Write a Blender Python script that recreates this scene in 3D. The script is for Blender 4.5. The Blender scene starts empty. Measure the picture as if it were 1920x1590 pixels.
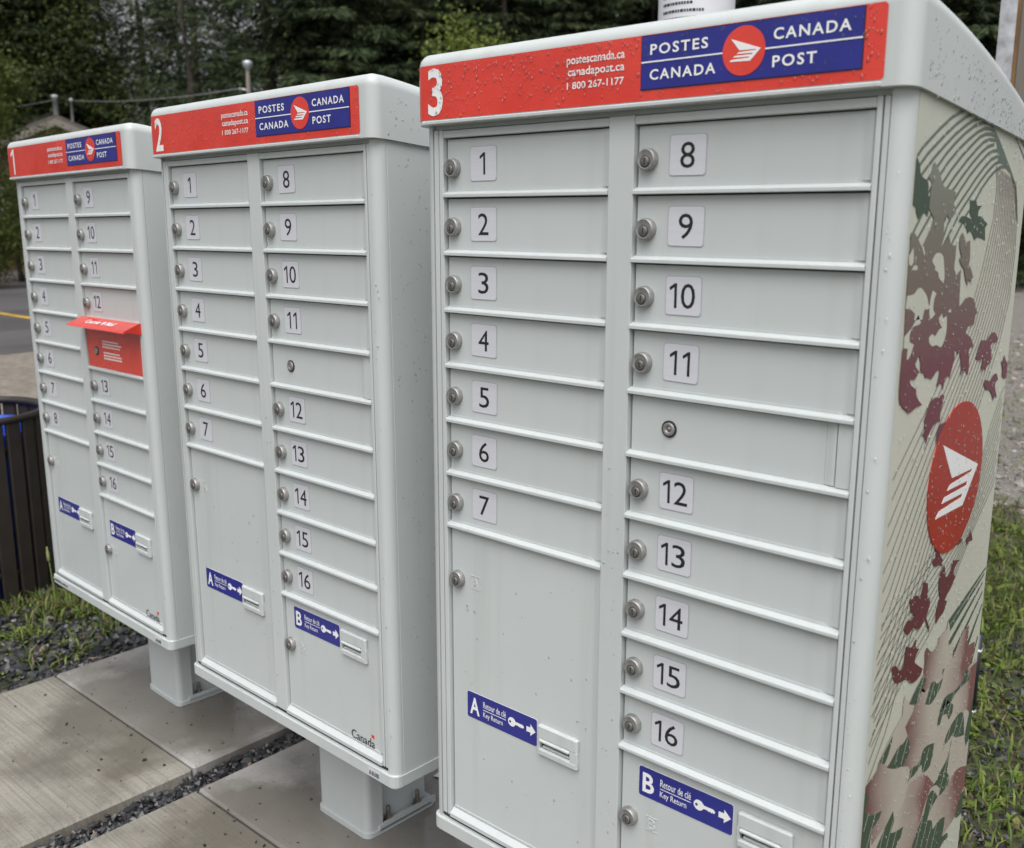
import bpy, bmesh, math, random
import numpy as np
from mathutils import Vector, Matrix
random.seed(7); rng = np.random.default_rng(11)
R = math.radians
scene = bpy.context.scene
COL = scene.collection

# ------------------------------------------------------------------ camera
cam_d = bpy.data.cameras.new('camera')
cam = bpy.data.objects.new('camera', cam_d); COL.objects.link(cam)
cam_d.sensor_width = 36; cam_d.sensor_fit = 'HORIZONTAL'; cam_d.lens = 35.13
cam_d.clip_start = .02; cam_d.clip_end = 2000
right = Vector((0.74449116, 0.66763075, 0.00144913))
up = Vector((-0.13657385, 0.15017142, 0.97918136))
fwd = Vector((-0.65351396, 0.72918978, -0.20298219))
M = Matrix((right, up, -fwd)).transposed().to_4x4()
M.translation = Vector((1.1433, -1.1155, 1.3966))
cam.matrix_world = M
cam_d.dof.use_dof = True; cam_d.dof.focus_distance = 1.75; cam_d.dof.aperture_fstop = 6.3
scene.camera = cam

# ------------------------------------------------------------------ sky and sun (overcast, after rain)
world = bpy.data.worlds.new('World'); scene.world = world; world.use_nodes = True
wn = world.node_tree; wn.nodes.clear()
sky = wn.nodes.new('ShaderNodeTexSky'); sky.sky_type = 'NISHITA'; sky.sun_disc = False
SUN_EL, SUN_AZ = R(62), R(142)          # azimuth clockwise from +y
sky.sun_elevation = SUN_EL; sky.sun_rotation = SUN_AZ
sky.air_density = 1.0; sky.dust_density = 6.0; sky.ozone_density = 1.0
hs = wn.nodes.new('ShaderNodeHueSaturation'); hs.inputs['Saturation'].default_value = .20
bg = wn.nodes.new('ShaderNodeBackground'); bg.inputs['Strength'].default_value = .105
wo = wn.nodes.new('ShaderNodeOutputWorld')
wn.links.new(sky.outputs[0], hs.inputs['Color']); wn.links.new(hs.outputs[0], bg.inputs[0]); wn.links.new(bg.outputs[0], wo.inputs[0])
sd = bpy.data.lights.new('sun', 'SUN'); sd.energy = 1.45; sd.angle = R(60); sd.color = (1, .975, .94)
sun = bpy.data.objects.new('sun', sd); COL.objects.link(sun)
sv = Vector((math.sin(SUN_AZ) * math.cos(SUN_EL), math.cos(SUN_AZ) * math.cos(SUN_EL), math.sin(SUN_EL)))
sun.rotation_euler = sv.to_track_quat('Z', 'Y').to_euler()
vs = scene.view_settings
vs.view_transform = 'Standard'; vs.look = 'None'; vs.gamma = 1; vs.exposure = 0.60; vs.use_curve_mapping = False

# ------------------------------------------------------------------ helpers
def tag(o, label=None, cat=None, group=None, kind=None):
    if label: o['label'] = label
    if cat: o['category'] = cat
    if group: o['group'] = group
    if kind: o['kind'] = kind
    return o
def empty(name, mat, **k):
    o = bpy.data.objects.new(name, None); COL.objects.link(o); o.empty_display_size = .1
    o.matrix_world = mat if isinstance(mat, Matrix) else Matrix.Translation(Vector(mat))
    return tag(o, **k)
def link(name, me, parent=None, loc=(0, 0, 0), **k):
    o = bpy.data.objects.new(name, me); COL.objects.link(o)
    o.location = loc
    if parent: o.parent = parent
    return tag(o, **k)

class MB:
    """collects geometry for one mesh"""
    def __init__(s): s.v = []; s.f = []; s.m = []; s.sm = []
    def add(s, vs, fs, mat=0, smooth=False):
        b = len(s.v); s.v += [tuple(p) for p in vs]
        for f in fs: s.f.append([b + i for i in f]); s.m.append(mat); s.sm.append(smooth)
    def box(s, x0, x1, y0, y1, z0, z1, bev=0., mat=0):
        X, Y, Z = (x0, x1), (y0, y1), (z0, z1); b = bev
        if b <= 0:
            v = [(X[i], Y[j], Z[k]) for i in (0, 1) for j in (0, 1) for k in (0, 1)]
            s.add(v, [(0, 1, 3, 2), (4, 6, 7, 5), (0, 4, 5, 1), (2, 3, 7, 6), (0, 2, 6, 4), (1, 5, 7, 3)], mat); return
        v = []; ix = {}
        for i in (0, 1):
            for j in (0, 1):
                for k in (0, 1):
                    c = (X[i], Y[j], Z[k]); d = (b * (1 - 2 * i), b * (1 - 2 * j), b * (1 - 2 * k))
                    for a in range(3):
                        p = [c[t] + (0 if t == a else d[t]) for t in range(3)]
                        ix[i, j, k, a] = len(v); v.append(p)
        f = []
        for a in range(3):
            o1, o2 = [t for t in range(3) if t != a]
            for e in (0, 1):
                q = []
                for (p, r) in ((0, 0), (1, 0), (1, 1), (0, 1)):
                    t = [0, 0, 0]; t[a] = e; t[o1] = p; t[o2] = r; q.append(ix[t[0], t[1], t[2], a])
                f.append(q)
            for p in (0, 1):
                for r in (0, 1):
                    t0 = [0, 0, 0]; t0[o1] = p; t0[o2] = r; t1 = list(t0); t1[a] = 1
                    f.append([ix[(*t0, o1)], ix[(*t0, o2)], ix[(*t1, o2)], ix[(*t1, o1)]])
        for i in (0, 1):
            for j in (0, 1):
                for k in (0, 1): f.append([ix[i, j, k, 0], ix[i, j, k, 1], ix[i, j, k, 2]])
        s.add(v, f, mat)
    def prism(s, prof, axis, a, b, mat=0, smooth=False):
        """closed profile extruded along axis: axis 0 takes (y,z), 1 takes (x,z), 2 takes (x,y)"""
        def P(p, t): q = list(p); q.insert(axis, t); return q
        n = len(prof); v = [P(p, a) for p in prof] + [P(p, b) for p in prof]
        bs = len(s.v); s.v += v
        for i in range(n):
            j = (i + 1) % n; s.f.append([bs + i, bs + j, bs + n + j, bs + n + i]); s.m.append(mat); s.sm.append(smooth)
        s.f.append([bs + i for i in range(n)]); s.m.append(mat); s.sm.append(False)
        s.f.append([bs + n + i for i in range(n)][::-1]); s.m.append(mat); s.sm.append(False)
    def lathe(s, prof, c, d=(0, 0, 1), n=20, mat=0, smooth=True):
        """profile of (r,h) turned about direction d through c; ends closed when r==0"""
        d = Vector(d).normalized(); q = d.to_track_quat('Z', 'Y'); c = Vector(c)
        v = []; rings = []
        for r, h in prof:
            if r <= 1e-9: rings.append([len(v)]); v.append(c + q @ Vector((0, 0, h)))
            else:
                rings.append(list(range(len(v), len(v) + n)))
                for i in range(n):
                    t = 2 * math.pi * i / n; v.append(c + q @ Vector((r * math.cos(t), r * math.sin(t), h)))
        f = []
        for A, B in zip(rings[:-1], rings[1:]):
            if len(A) == 1 and len(B) == 1: continue
            for i in range(n):
                j = (i + 1) % n
                if len(A) == 1: f.append([A[0], B[j], B[i]])
                elif len(B) == 1: f.append([A[i], A[j], B[0]])
                else: f.append([A[i], A[j], B[j], B[i]])
        s.add(v, f, mat, smooth)
    def tube(s, pts, rad, n=8, mat=0):
        P = [Vector(p) for p in pts]; v = []; f = []
        for i, p in enumerate(P):
            t = (P[min(i + 1, len(P) - 1)] - P[max(i - 1, 0)]).normalized(); q = t.to_track_quat('Z', 'Y')
            r = rad[i] if isinstance(rad, (list, tuple)) else rad
            for k in range(n):
                a = 2 * math.pi * k / n; v.append(p + q @ Vector((r * math.cos(a), r * math.sin(a), 0)))
        for i in range(len(P) - 1):
            for k in range(n):
                j = (k + 1) % n; f.append([i * n + k, i * n + j, i * n + n + j, i * n + n + k])
        f.append(list(range(n))[::-1]); f.append([(len(P) - 1) * n + k for k in range(n)])
        s.add(v, f, mat, True)
    def poly(s, pts, mat=0): s.add(pts, [list(range(len(pts)))], mat)
    def mesh(s, me, mtx, mat=0):
        s.add([mtx @ v.co for v in me.vertices], [list(p.vertices) for p in me.polygons], mat)
    def build(s, name, mats, recalc=True):
        me = bpy.data.meshes.new(name); me.from_pydata(s.v, [], s.f)
        for m in (mats if isinstance(mats, (list, tuple)) else [mats]): me.materials.append(m)
        me.polygons.foreach_set('material_index', s.m); me.polygons.foreach_set('use_smooth', s.sm)
        if recalc:
            bm = bmesh.new(); bm.from_mesh(me); bmesh.ops.recalc_face_normals(bm, faces=bm.faces); bm.to_mesh(me); bm.free()
        me.update(); return me

def rrect(x0, x1, z0, z1, r, n=4):
    out = []
    for cx, cz, a in ((x1 - r, z1 - r, 0), (x0 + r, z1 - r, 90), (x0 + r, z0 + r, 180), (x1 - r, z0 + r, 270)):
        for i in range(n + 1):
            t = R(a + 90 * i / n); out.append((cx + r * math.cos(t), cz + r * math.sin(t)))
    return out
_tc = {}
def text_me(t, bold=0., space=1., ext=0.):
    k = (t, bold, space, ext)
    if k not in _tc:
        c = bpy.data.curves.new('lettering', 'FONT'); c.body = t; c.size = 1; c.offset = bold; c.space_character = space
        c.resolution_u = 3; c.fill_mode = 'BOTH' if ext else 'FRONT'; c.extrude = ext
        o = bpy.data.objects.new('lettering', c)
        me = bpy.data.meshes.new_from_object(o); bpy.data.objects.remove(o)
        co = np.array([v.co[:] for v in me.vertices])
        _tc[k] = (me, co[:, :2].min(0), co[:, :2].max(0))
    return _tc[k]
def put_text(mb, t, x0, x1, z0, z1, y, bold=0., space=1., mat=0, ext=0.):
    """text fitted into the box x0..x1, z0..z1 on a plane facing -y at depth y"""
    me, lo, hi = text_me(t, bold, space, ext)
    sx = (x1 - x0) / (hi[0] - lo[0]); sz = (z1 - z0) / (hi[1] - lo[1])
    m = Matrix(((sx, 0, 0, x0 - lo[0] * sx), (0, 0, 1, y), (0, sz, 0, z0 - lo[1] * sz), (0, 0, 0, 1)))
    mb.mesh(me, m, mat)

# ------------------------------------------------------------------ materials
def nmat(name):
    m = bpy.data.materials.new(name); m.use_nodes = True; nt = m.node_tree
    return m, nt, nt.nodes['Principled BSDF']
def N(nt, t, **k):
    n = nt.nodes.new(t)
    for a, b in k.items(): setattr(n, a, b)
    return n
def noise(nt, scale, detail=4, rough=.55, vec=None, stretch=None, kind='Object'):
    tc = N(nt, 'ShaderNodeTexCoord'); n = N(nt, 'ShaderNodeTexNoise')
    n.inputs['Scale'].default_value = scale; n.inputs['Detail'].default_value = detail; n.inputs['Roughness'].default_value = rough
    mp = N(nt, 'ShaderNodeMapping'); nt.links.new(tc.outputs[kind], mp.inputs[0])
    if stretch: mp.inputs['Scale'].default_value = stretch
    nt.links.new(mp.outputs[0], n.inputs['Vector']); return n.outputs['Fac']
def ramp(nt, fac, stops):
    r = N(nt, 'ShaderNodeValToRGB'); e = r.color_ramp.elements
    while len(e) < len(stops): e.new(.5)
    for i, (p, c) in enumerate(stops):
        e[i].position = p; e[i].color = (*c, 1) if len(c) == 3 else c
    nt.links.new(fac, r.inputs[0]); return r.outputs[0]
def mixc(nt, fac, a, b, mode='MIX'):
    n = N(nt, 'ShaderNodeMix', data_type='RGBA', blend_type=mode)
    for s, v in ((n.inputs[0], fac), (n.inputs[6], a), (n.inputs[7], b)):
        if isinstance(v, (int, float)): s.default_value = v
        elif isinstance(v, tuple): s.default_value = (*v, 1)
        else: nt.links.new(v, s)
    return n.outputs[2]
def bump(nt, bsdf, h, strength, dist):
    b = N(nt, 'ShaderNodeBump'); b.inputs['Strength'].default_value = strength; b.inputs['Distance'].default_value = dist
    nt.links.new(h, b.inputs['Height']); nt.links.new(b.outputs[0], bsdf.inputs['Normal'])
def g(v): return (v, v, v)
def simple(name, c, rough=.5, metal=0., var=.12, scale=8., bscale=0, bstr=.1, bdist=.001, spec=None):
    m, nt, b = nmat(name)
    f = noise(nt, scale, 5)
    lo = tuple(x * (1 - var) for x in c); hi = tuple(min(1, x * (1 + var)) for x in c)
    nt.links.new(ramp(nt, f, [(.3, lo), (.7, hi)]), b.inputs['Base Color'])
    b.inputs['Roughness'].default_value = rough; b.inputs['Metallic'].default_value = metal
    if spec is not None: b.inputs['Specular IOR Level'].default_value = spec
    if bscale: bump(nt, b, noise(nt, bscale, 3), bstr, bdist)
    return m
def attr_mat(name, rough=.7, attr='col', trans=0., mul=(1, 1, 1), spec=.3):
    m, nt, b = nmat(name)
    a = N(nt, 'ShaderNodeAttribute', attribute_name=attr)
    col = mixc(nt, 1., a.outputs['Color'], mul, 'MULTIPLY')
    nt.links.new(col, b.inputs['Base Color'])
    b.inputs['Roughness'].default_value = rough; b.inputs['Specular IOR Level'].default_value = spec
    if trans:
        t = N(nt, 'ShaderNodeBsdfTranslucent'); nt.links.new(col, t.inputs[0])
        mx = N(nt, 'ShaderNodeMixShader'); mx.inputs[0].default_value = trans
        out = nt.nodes['Material Output']
        nt.links.new(b.outputs[0], mx.inputs[1]); nt.links.new(t.outputs[0], mx.inputs[2]); nt.links.new(mx.outputs[0], out.inputs[0])
    return m
MAT = {}
def make_paint():
    m, nt, b = nmat('grey_paint')
    f = noise(nt, 2.5, 6, .6); st = noise(nt, 30, 4, .6, stretch=(1, 1, .05)); sp = noise(nt, 420, 2)
    base = ramp(nt, f, [(.3, (.474, .512, .518)), (.7, (.520, .556, .558))])
    d = ramp(nt, st, [(.52, g(0)), (.8, g(.35))])
    base = mixc(nt, d, base, (.39, .41, .395))
    s2 = ramp(nt, sp, [(.69, g(0)), (.78, g(.25))])
    base = mixc(nt, s2, base, (.33, .345, .335))
    oi = N(nt, 'ShaderNodeObjectInfo'); base = mixc(nt, 1., base, ramp(nt, oi.outputs['Random'], [(0, g(.955)), (1, g(1.0))]), 'MULTIPLY')
    nt.links.new(base, b.inputs['Base Color'])
    r = ramp(nt, f, [(.3, g(.28)), (.7, g(.46))]); nt.links.new(r, b.inputs['Roughness'])
    bump(nt, b, noise(nt, 700, 3), .18, .0004)
    return m
MAT['paint'] = make_paint()
def make_red():
    m, nt, b = nmat('red_vinyl')
    f = noise(nt, 9, 5, .6)
    nt.links.new(ramp(nt, f, [(.35, (.60, .035, .022)), (.7, (.70, .055, .035))]), b.inputs['Base Color'])
    nt.links.new(ramp(nt, f, [(.35, g(.16)), (.7, g(.34))]), b.inputs['Roughness'])
    b.inputs['Coat Weight'].default_value = .35; b.inputs['Coat Roughness'].default_value = .12
    bump(nt, b, noise(nt, 260, 3), .12, .0006)
    return m
MAT['red'] = make_red()
MAT['blue'] = simple('blue_vinyl', (.020, .024, .215), .28, var=.12, scale=12, bscale=260, bstr=.1, bdist=.0005)
MAT['white'] = simple('white_print', (.78, .79, .80), .4, var=.03)
MAT['black'] = simple('black_print', (.012, .012, .013), .5, var=.1)
MAT['outline'] = simple('dark_outline', (.012, .012, .03), .5)
MAT['darkgap'] = simple('dark_gap', (.03, .03, .03), .8)
def make_alu():
    m, nt, b = nmat('brushed_plate')
    f = noise(nt, 60, 4, .6, stretch=(.06, 1, 6))
    nt.links.new(ramp(nt, f, [(.3, (.53, .54, .595)), (.7, (.60, .61, .66))]), b.inputs['Base Color'])
    b.inputs['Metallic'].default_value = .05; b.inputs['Roughness'].default_value = .4
    return m
MAT['alu'] = make_alu()
MAT['lock'] = simple('lock_metal', (.31, .307, .305), .5, .6, var=.25, scale=90, bscale=300, bstr=.08)
MAT['plug'] = simple('lock_plug', (.20, .195, .19), .5, .6, var=.3, scale=120)
MAT['steel'] = simple('galvanised_steel', (.42, .43, .46), .45, .6, var=.3, scale=30)
MAT['rust'] = simple('rusty_bolt', (.20, .18, .16), .5, .7, var=.4, scale=60)
def make_water(name, rim, white):
    """clear bead: passes the surface behind it, mirrors the sky by Fresnel, with highlights and rim shade put in as colour"""
    m, nt, b = nmat(name); nt.nodes.remove(b)
    fr = N(nt, 'ShaderNodeFresnel'); fr.inputs[0].default_value = 1.40
    lw = N(nt, 'ShaderNodeLayerWeight'); lw.inputs[0].default_value = .35
    tr = N(nt, 'ShaderNodeBsdfTransparent'); nt.links.new(ramp(nt, lw.outputs['Facing'], [(.1, g(1.)), (.9, g(rim))]), tr.inputs[0])
    gl = N(nt, 'ShaderNodeBsdfGlossy'); gl.inputs['Roughness'].default_value = .06
    df = N(nt, 'ShaderNodeBsdfDiffuse'); df.inputs[0].default_value = (.9, .93, .95, 1)  # white share paints the bead's highlights; the rim ramp above paints its shade
    m0 = N(nt, 'ShaderNodeMixShader'); m0.inputs[0].default_value = white; nt.links.new(tr.outputs[0], m0.inputs[1]); nt.links.new(df.outputs[0], m0.inputs[2])
    mx = N(nt, 'ShaderNodeMixShader'); nt.links.new(fr.outputs[0], mx.inputs[0]); nt.links.new(m0.outputs[0], mx.inputs[1]); nt.links.new(gl.outputs[0], mx.inputs[2])
    nt.links.new(mx.outputs[0], nt.nodes['Material Output'].inputs[0]); return m
MAT['water'] = make_water('rain_water', .93, .20)
MAT['water_red'] = make_water('rain_water_on_vinyl', .60, .05)
ONE = [(.66, 0), (1, 0), (1, 1), (.70, 1), (0, .83), (.06, .70), (.66, .84)]
def put_one(mb, x0, x1, z0, z1, y, mat=0): mb.poly([(x0 + a * (x1 - x0), y, z0 + c * (z1 - z0)) for a, c in ONE], mat)
# ------------------------------------------------------------------ mailbox cabinets
P = .0889                                   # height of one compartment
O = Vector((.3375, .25, -1.42))             # base point of a cabinet in its own measuring frame
CX = ((0., .3168), (.3575, .6787))          # the two columns of doors
XL, XR = -.042, .717                        # sides of the cabinet
ZB = -1.060                                 # foot of the big doors
LOGO = [(1900,-3208),(3409,-3732),(2901,-4223),(1850,-4191),(1967,-4108),(2831,-4092),(2862,-4045),(2045,-4022),(2127,-3951),(2991,-3957),(3019,-3901),(2210,-3880),(2315,-3813),(3145,-3794),(3202,-3759),(2355,-3733)]
LOGO = [((a - 2553) / 1036., (b + 3765) / 1036.) for a, b in LOGO]
def part(name, mb, mats, parent, **k):
    me = mb if isinstance(mb, bpy.types.Mesh) else mb.build(name, mats)
    o = link(name, me, parent, **k)
    return o
CACHE = {}
def cached(key, fn):
    if key not in CACHE: CACHE[key] = fn()
    return CACHE[key]
PA = MAT['paint']
PLATE_EDGE = simple('plate_edge', (.36, .37, .39), .5)
def off(o): o.location = -O; return o       # shapes are written in the measuring frame
def mpart(name, mb, mats, parent, at=None, **k):
    """a part of a cabinet; at = its own anchor in the measuring frame (mesh then is relative to it)"""
    o = part(name, mb, mats, parent, **k)
    o.location = (Vector(at) - O) if at else -O
    return o
def sub(name, mb, mats, parent, at=(0, 0, 0), **k):
    o = part(name, mb, mats, parent, **k); o.location = at; return o

def door_mesh(w, h, top=.0062, bead=True):
    """door panel seen from -y; origin at lower left of its opening"""
    mb = MB(); x0, x1 = .0025, w - .0015; z0, z1 = .0045, h - top
    mb.box(x0, x1, .0075, .019, z0, z1, .0008)
    if bead:                                  # rounded hinge fold along the right side
        n = 8; a, b = x1 - .0150, x1 - .0004; prof = [(a, .0078)]
        for i in range(n + 1):
            t = i / n; prof.append((a + (b - a) * t, .0073 - .0016 * math.sin(math.pi * min(1, t * .62)) ** 2 + (.0012 if t > .93 else 0)))
        prof += [(b, .012), (a, .012)]
        mb.prism(prof, 2, z0 + .003, z1 - .0005, 0, False)
    # the bottom fold that stands over the rail, cut away at the hinge end
    mb.prism([(x0 + .001, z0 - .001), (x1 - .012, z0 - .001), (x1 - .016, z0 + .0005), (x1 - .021, z0 + .0030), (x0 + .001, z0 + .0030)], 1, .0064, .0085)
    return mb.build('door', PA)
def rail_mesh(w):
    mb = MB()
    mb.prism([(.014, .0052), (.0068, .0048), (-.0012, .0016), (-.0020, .0004), (-.0020, -.0034), (.0, -.0042), (.014, -.0042)], 0, 0, w)
    return mb.build('rail', PA)
def lock_mesh(s=1.):
    mb = MB(); r = .0129 * s                 # collar, sunk face, key plug with its slot
    mb.lathe([(r * 1.12, .001), (r * 1.12, -.004), (r * 1.09, -.0078), (r * 1.02, -.0098), (r * .96, -.0102), (r * .90, -.0098), (0, -.0098)], (0, 0, 0), (0, 1, 0), 28, 0)
    c = (.0, 0, -r * .20)
    mb.lathe([(r * .50, -.0095), (r * .50, -.0108), (r * .45, -.0112), (0, -.0112)], c, (0, 1, 0), 22, 1)
    mb.box(c[0] - r * .07, c[0] + r * .07, -.0116, -.010, c[2] - r * .34, c[2] + r * .34, 0, 2)
    mb.lathe([(r * .50, -.0101), (r * .60, -.0101), (r * .60, -.0096)], c, (0, 1, 0), 22, 2)
    return mb.build('lock', [MAT['lock'], MAT['plug'], MAT['darkgap']])
def service_lock_mesh():
    mb = MB(); r = .0105
    mb.lathe([(r * 1.12, .001), (r * 1.12, -.0012), (r, -.0018), (r * .93, -.0005), (0, -.0005)], (0, 0, 0), (0, 1, 0), 24, 0)
    mb.lathe([(r * .86, -.0002), (r * .86, -.0030), (r * .76, -.0036), (r * .40, -.0034), (r * .36, -.0020), (0, -.0020)], (0, 0, 0), (0, 1, 0), 24, 1)
    mb.lathe([(r * .28, -.0019), (r * .28, -.0036), (0, -.0036)], (.0008, 0, .0004), (0, 1, 0), 12, 2)
    return mb.build('service_lock', [MAT['darkgap'], MAT['lock'], MAT['plug']])
def plate_mesh(t):
    mb = MB()
    mb.prism(rrect(-.0277, .0277, -.0260, .0260, .0052), 1, -.00025, .0007, 3)
    mb.prism(rrect(-.0264, .0264, -.0248, .0248, .0045), 1, -.0008, .0006, 0)
    h = .0162; ws = [.0115 if c == '1' else .0215 for c in t]; gap = .0062 if t != '11' else .0085
    x = -(sum(ws) + gap * (len(t) - 1)) / 2 - (.0015 if t[0] == '1' else 0)
    for c, w in zip(t, ws):
        if c == '1': put_one(mb, x, x + w, -h, h, -.0010, 1)
        else: put_text(mb, c, x, x + w, -h, h, -.0010, 0, mat=1)
        x += w + gap
    return mb.build('number_plate', [MAT['alu'], MAT['black'], PA, PLATE_EDGE])
def key_sticker_mesh(t):
    mb = MB()
    mb.prism(rrect(-.0005, .1560, -.0475, .0005, .004), 1, -.0003, .0006, 1)
    mb.prism(rrect(0, .1555, -.047, 0, .0038), 1, -.0006, .0006, 0)
    y = -.0009
    put_text(mb, t, .0065, .0285 if t == 'A' else .0265, -.0395, -.0085, y, .022, mat=1)
    put_text(mb, 'Retour de clé', .037, .0885, -.0205, -.0090, y, .004, mat=1)
    mb.box(.037, .0885, y - .0001, 0, -.0246, -.0238, 0, 1)
    put_text(mb, 'Key Return', .037, .0815, -.0395, -.0275, y, .004, mat=1)
    cx, cz = .1015, -.0225                                   # key
    ring = [(cx + .0082 * math.cos(a), cz + .0078 * math.sin(a)) for a in np.linspace(0, 2 * math.pi, 22)[:-1]]
    mb.prism(ring, 1, y, 0, 1)
    mb.prism([(cx - .0035 + .0022 * math.cos(a), cz + .0022 * math.sin(a)) for a in np.linspace(0, 2 * math.pi, 12)[:-1]], 1, y - .0002, 0, 0)
    mb.prism([(cx + .006, cz + .0026), (cx + .0235, cz + .0026), (cx + .0265, cz - .0005), (cx + .0245, cz - .0036), (cx + .0225, cz - .0022), (cx + .0205, cz - .0040), (cx + .0185, cz - .0022), (cx + .0165, cz - .0036), (cx + .0145, cz - .0022), (cx + .006, cz - .0024)], 1, y - .00005, 0, 1)
    ax = .1335
    mb.prism([(ax, cz + .0042), (ax + .0085, cz + .0042), (ax + .0085, cz + .0100), (ax + .0190, cz), (ax + .0085, cz - .0100), (ax + .0085, cz - .0042), (ax, cz - .0042)], 1, y, 0, 1)
    return mb.build('key_return_sticker', [MAT['blue'], MAT['white']])
def slot_mesh():
    mb = MB(); w, h = .0805, .0525
    # plate with a slot cut through: four bars round the opening
    zo0, zo1, xo0, xo1 = -.0400, -.0255, .0050, .0650
    mb.box(0, w, -.0075, .001, zo1 + .0020, 0, .0025); mb.box(0, w, -.0075, .001, -h, zo0, .0025)
    mb.box(0, xo0, -.0070, .001, zo0 - .004, zo1 + .004, .0012); mb.box(xo1, w, -.0070, .001, zo0 - .004, zo1 + .004, .0012)
    mb.box(xo0 - .001, xo1 + .001, -.0098, .0, zo1 - .0035, zo1 + .0030, .0022)      # lip over the slot
    mb.box(xo0, xo1, -.0008, .001, zo0, zo1, 0, 1)
    mb.box(xo0 + .004, xo1 - .002, -.0045, .0, zo0 + .001, zo0 + .005, .0008)
    return mb.build('key_return_slot', [PA, MAT['darkgap']])
def emboss_mesh(t):
    mb = MB(); s = .0105
    for a in ((-s, s, s - .0011, s), (-s, s, -s, -s + .0011), (-s, -s + .0011, -s, s), (s - .0011, s, -s, s)):
        mb.box(a[0], a[1], -.0007, .0005, a[2] * 1.1, a[3] * 1.1)
    put_text(mb, t, -.0062, .0062, -.0085, .0085, -.0002, 0, ext=.0009)
    return mb.build('embossed_letter', PA)
def wordmark_mesh():
    mb = MB()
    put_text(mb, 'Canada', 0, .0735, -.0195, 0, -.0009, .002, mat=0)
    for (a, b, m) in ((.0640, .0668, 1), (.0696, .0724, 1)): mb.box(a, b, -.0009, 0, .0025, .0092, 0, m)
    mb.prism([(.0671, .0035), (.0682, .0030), (.0693, .0035), (.0690, .0060), (.0696, .0066), (.0688, .0072), (.0682, .0090), (.0676, .0072), (.0668, .0066), (.0674, .0060)], 1, -.0009, 0, 1)
    # serifs on the foot of the letters
    for x in (.0235, .0345, .0455): mb.box(x - .003, x + .003, -.00088, 0, -.0197, -.0185)
    return mb.build('country_wordmark', [MAT['black'], MAT['red']])
def label_mesh(w, h, seed):
    r = random.Random(seed); mb = MB(); mb.box(0, w, -.0006, 0, -h, 0)
    x = .002
    while x < w - .004:
        t = r.uniform(.0006, .0018); mb.box(x, x + t, -.0009, 0, -h * .8, -h * r.choice([.2, .2, .45]), 0, 1); x += t + r.uniform(.0008, .002)
    return mb.build('data_label', [MAT['alu'], MAT['black']])

def hood_z(y): return .211 - .11 * max(y, 0) - .28 * max(y, 0) ** 2
def hood_mesh():
    x0, x1 = XL - .006, XR + .006
    prof = [(-.013, .1045), (-.013, .2105)] + [(y, hood_z(y)) for y in np.linspace(.025, .455, 22)] + [(.455, .066), (.43, .0665), (.03, .1015)]
    mb = MB(); mb.prism(prof, 0, x0, x1, 0)
    me = mb.build('hood', PA)
    bm = bmesh.new(); bm.from_mesh(me)
    ed = []
    for e in bm.edges:
        a, b = (v.co for v in e.verts); m = (a + b) / 2; ln = abs(a.x - b.x) > .1
        top = min(a.z, b.z) > .1055 and max(a.z, b.z) > .107
        if ln and abs(m.y + .013) < 1e-4 and m.z > .2: ed.append(e)
        elif ln and abs(m.y - .455) < 1e-4 and m.z > .08: ed.append(e)
        elif not ln and abs(m.y + .013) < 1e-4 and a.y == b.y: ed.append(e)
        elif not ln and m.z > hood_z(m.y) - .004 and m.y > 0 and abs(a.y - b.y) > 1e-4 and m.z > .09: ed.append(e)
        elif not ln and abs(a.y - b.y) > .01 and m.z > .2: ed.append(e)
    bmesh.ops.bevel(bm, geom=list(set(ed)), offset=.021, segments=10, profile=.5, affect='EDGES', clamp_overlap=True)
    for f in bm.faces: f.smooth = False
    bm.to_mesh(me); bm.free()
    return me
def hood_face(u):
    """point on the hood's front at distance u from the start of the left corner (x,y), follows the round corner"""
    r = .021; x0 = XL - .006
    a = r * math.pi / 2
    if u < .008: return (x0 - .0008, -.013 + r + .008 - u)
    u -= .008
    if u < a: t = u / r; return (x0 + r - (r + .0008) * math.cos(t), -.013 + r - (r + .0008) * math.sin(t))
    return (x0 + r + u - a, -.0138)
def band_mesh():
    mb = MB(); us = [0, .008] + [.008 + .021 * math.pi / 2 * i / 6 for i in range(1, 7)]
    pts = [hood_face(u) for u in us] + [(.686, -.0138), (.6895, -.0138)]
    v = []; f = []
    for i, (x, y) in enumerate(pts):
        e = .003 if i == len(pts) - 1 else 0
        v += [(x, y, .1115 + e), (x, y, .1905 - e)]
        if i: f.append([2 * i - 2, 2 * i, 2 * i + 1, 2 * i - 1])
    mb.add(v, f, 0, False)
    return mb.build('red_band', MAT['red'], recalc=False)
def sign_mesh():
    mb = MB()
    mb.box(.3753, .6655, -.0146, -.013, .1240, .1898, 0, 1)
    mb.box(.3765, .6643, -.0150, -.013, .1252, .1886, 0, 0)
    return mb.build('blue_sign', [MAT['blue'], MAT['outline']])
def sign_disc_mesh():
    mb = MB(); c = (.5208, .1576); r = .0279
    mb.prism([(c[0] + r * math.cos(a), c[1] + r * math.sin(a)) for a in np.linspace(0, 2 * math.pi, 49)[:-1]], 1, -.0157, -.0148, 0)
    mb.prism([(c[0] + a * r * .97, c[1] + b * r * .97) for a, b in LOGO], 1, -.0160, -.0150, 1)
    return mb.build('postal_emblem', [MAT['red'], MAT['white']])
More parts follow.
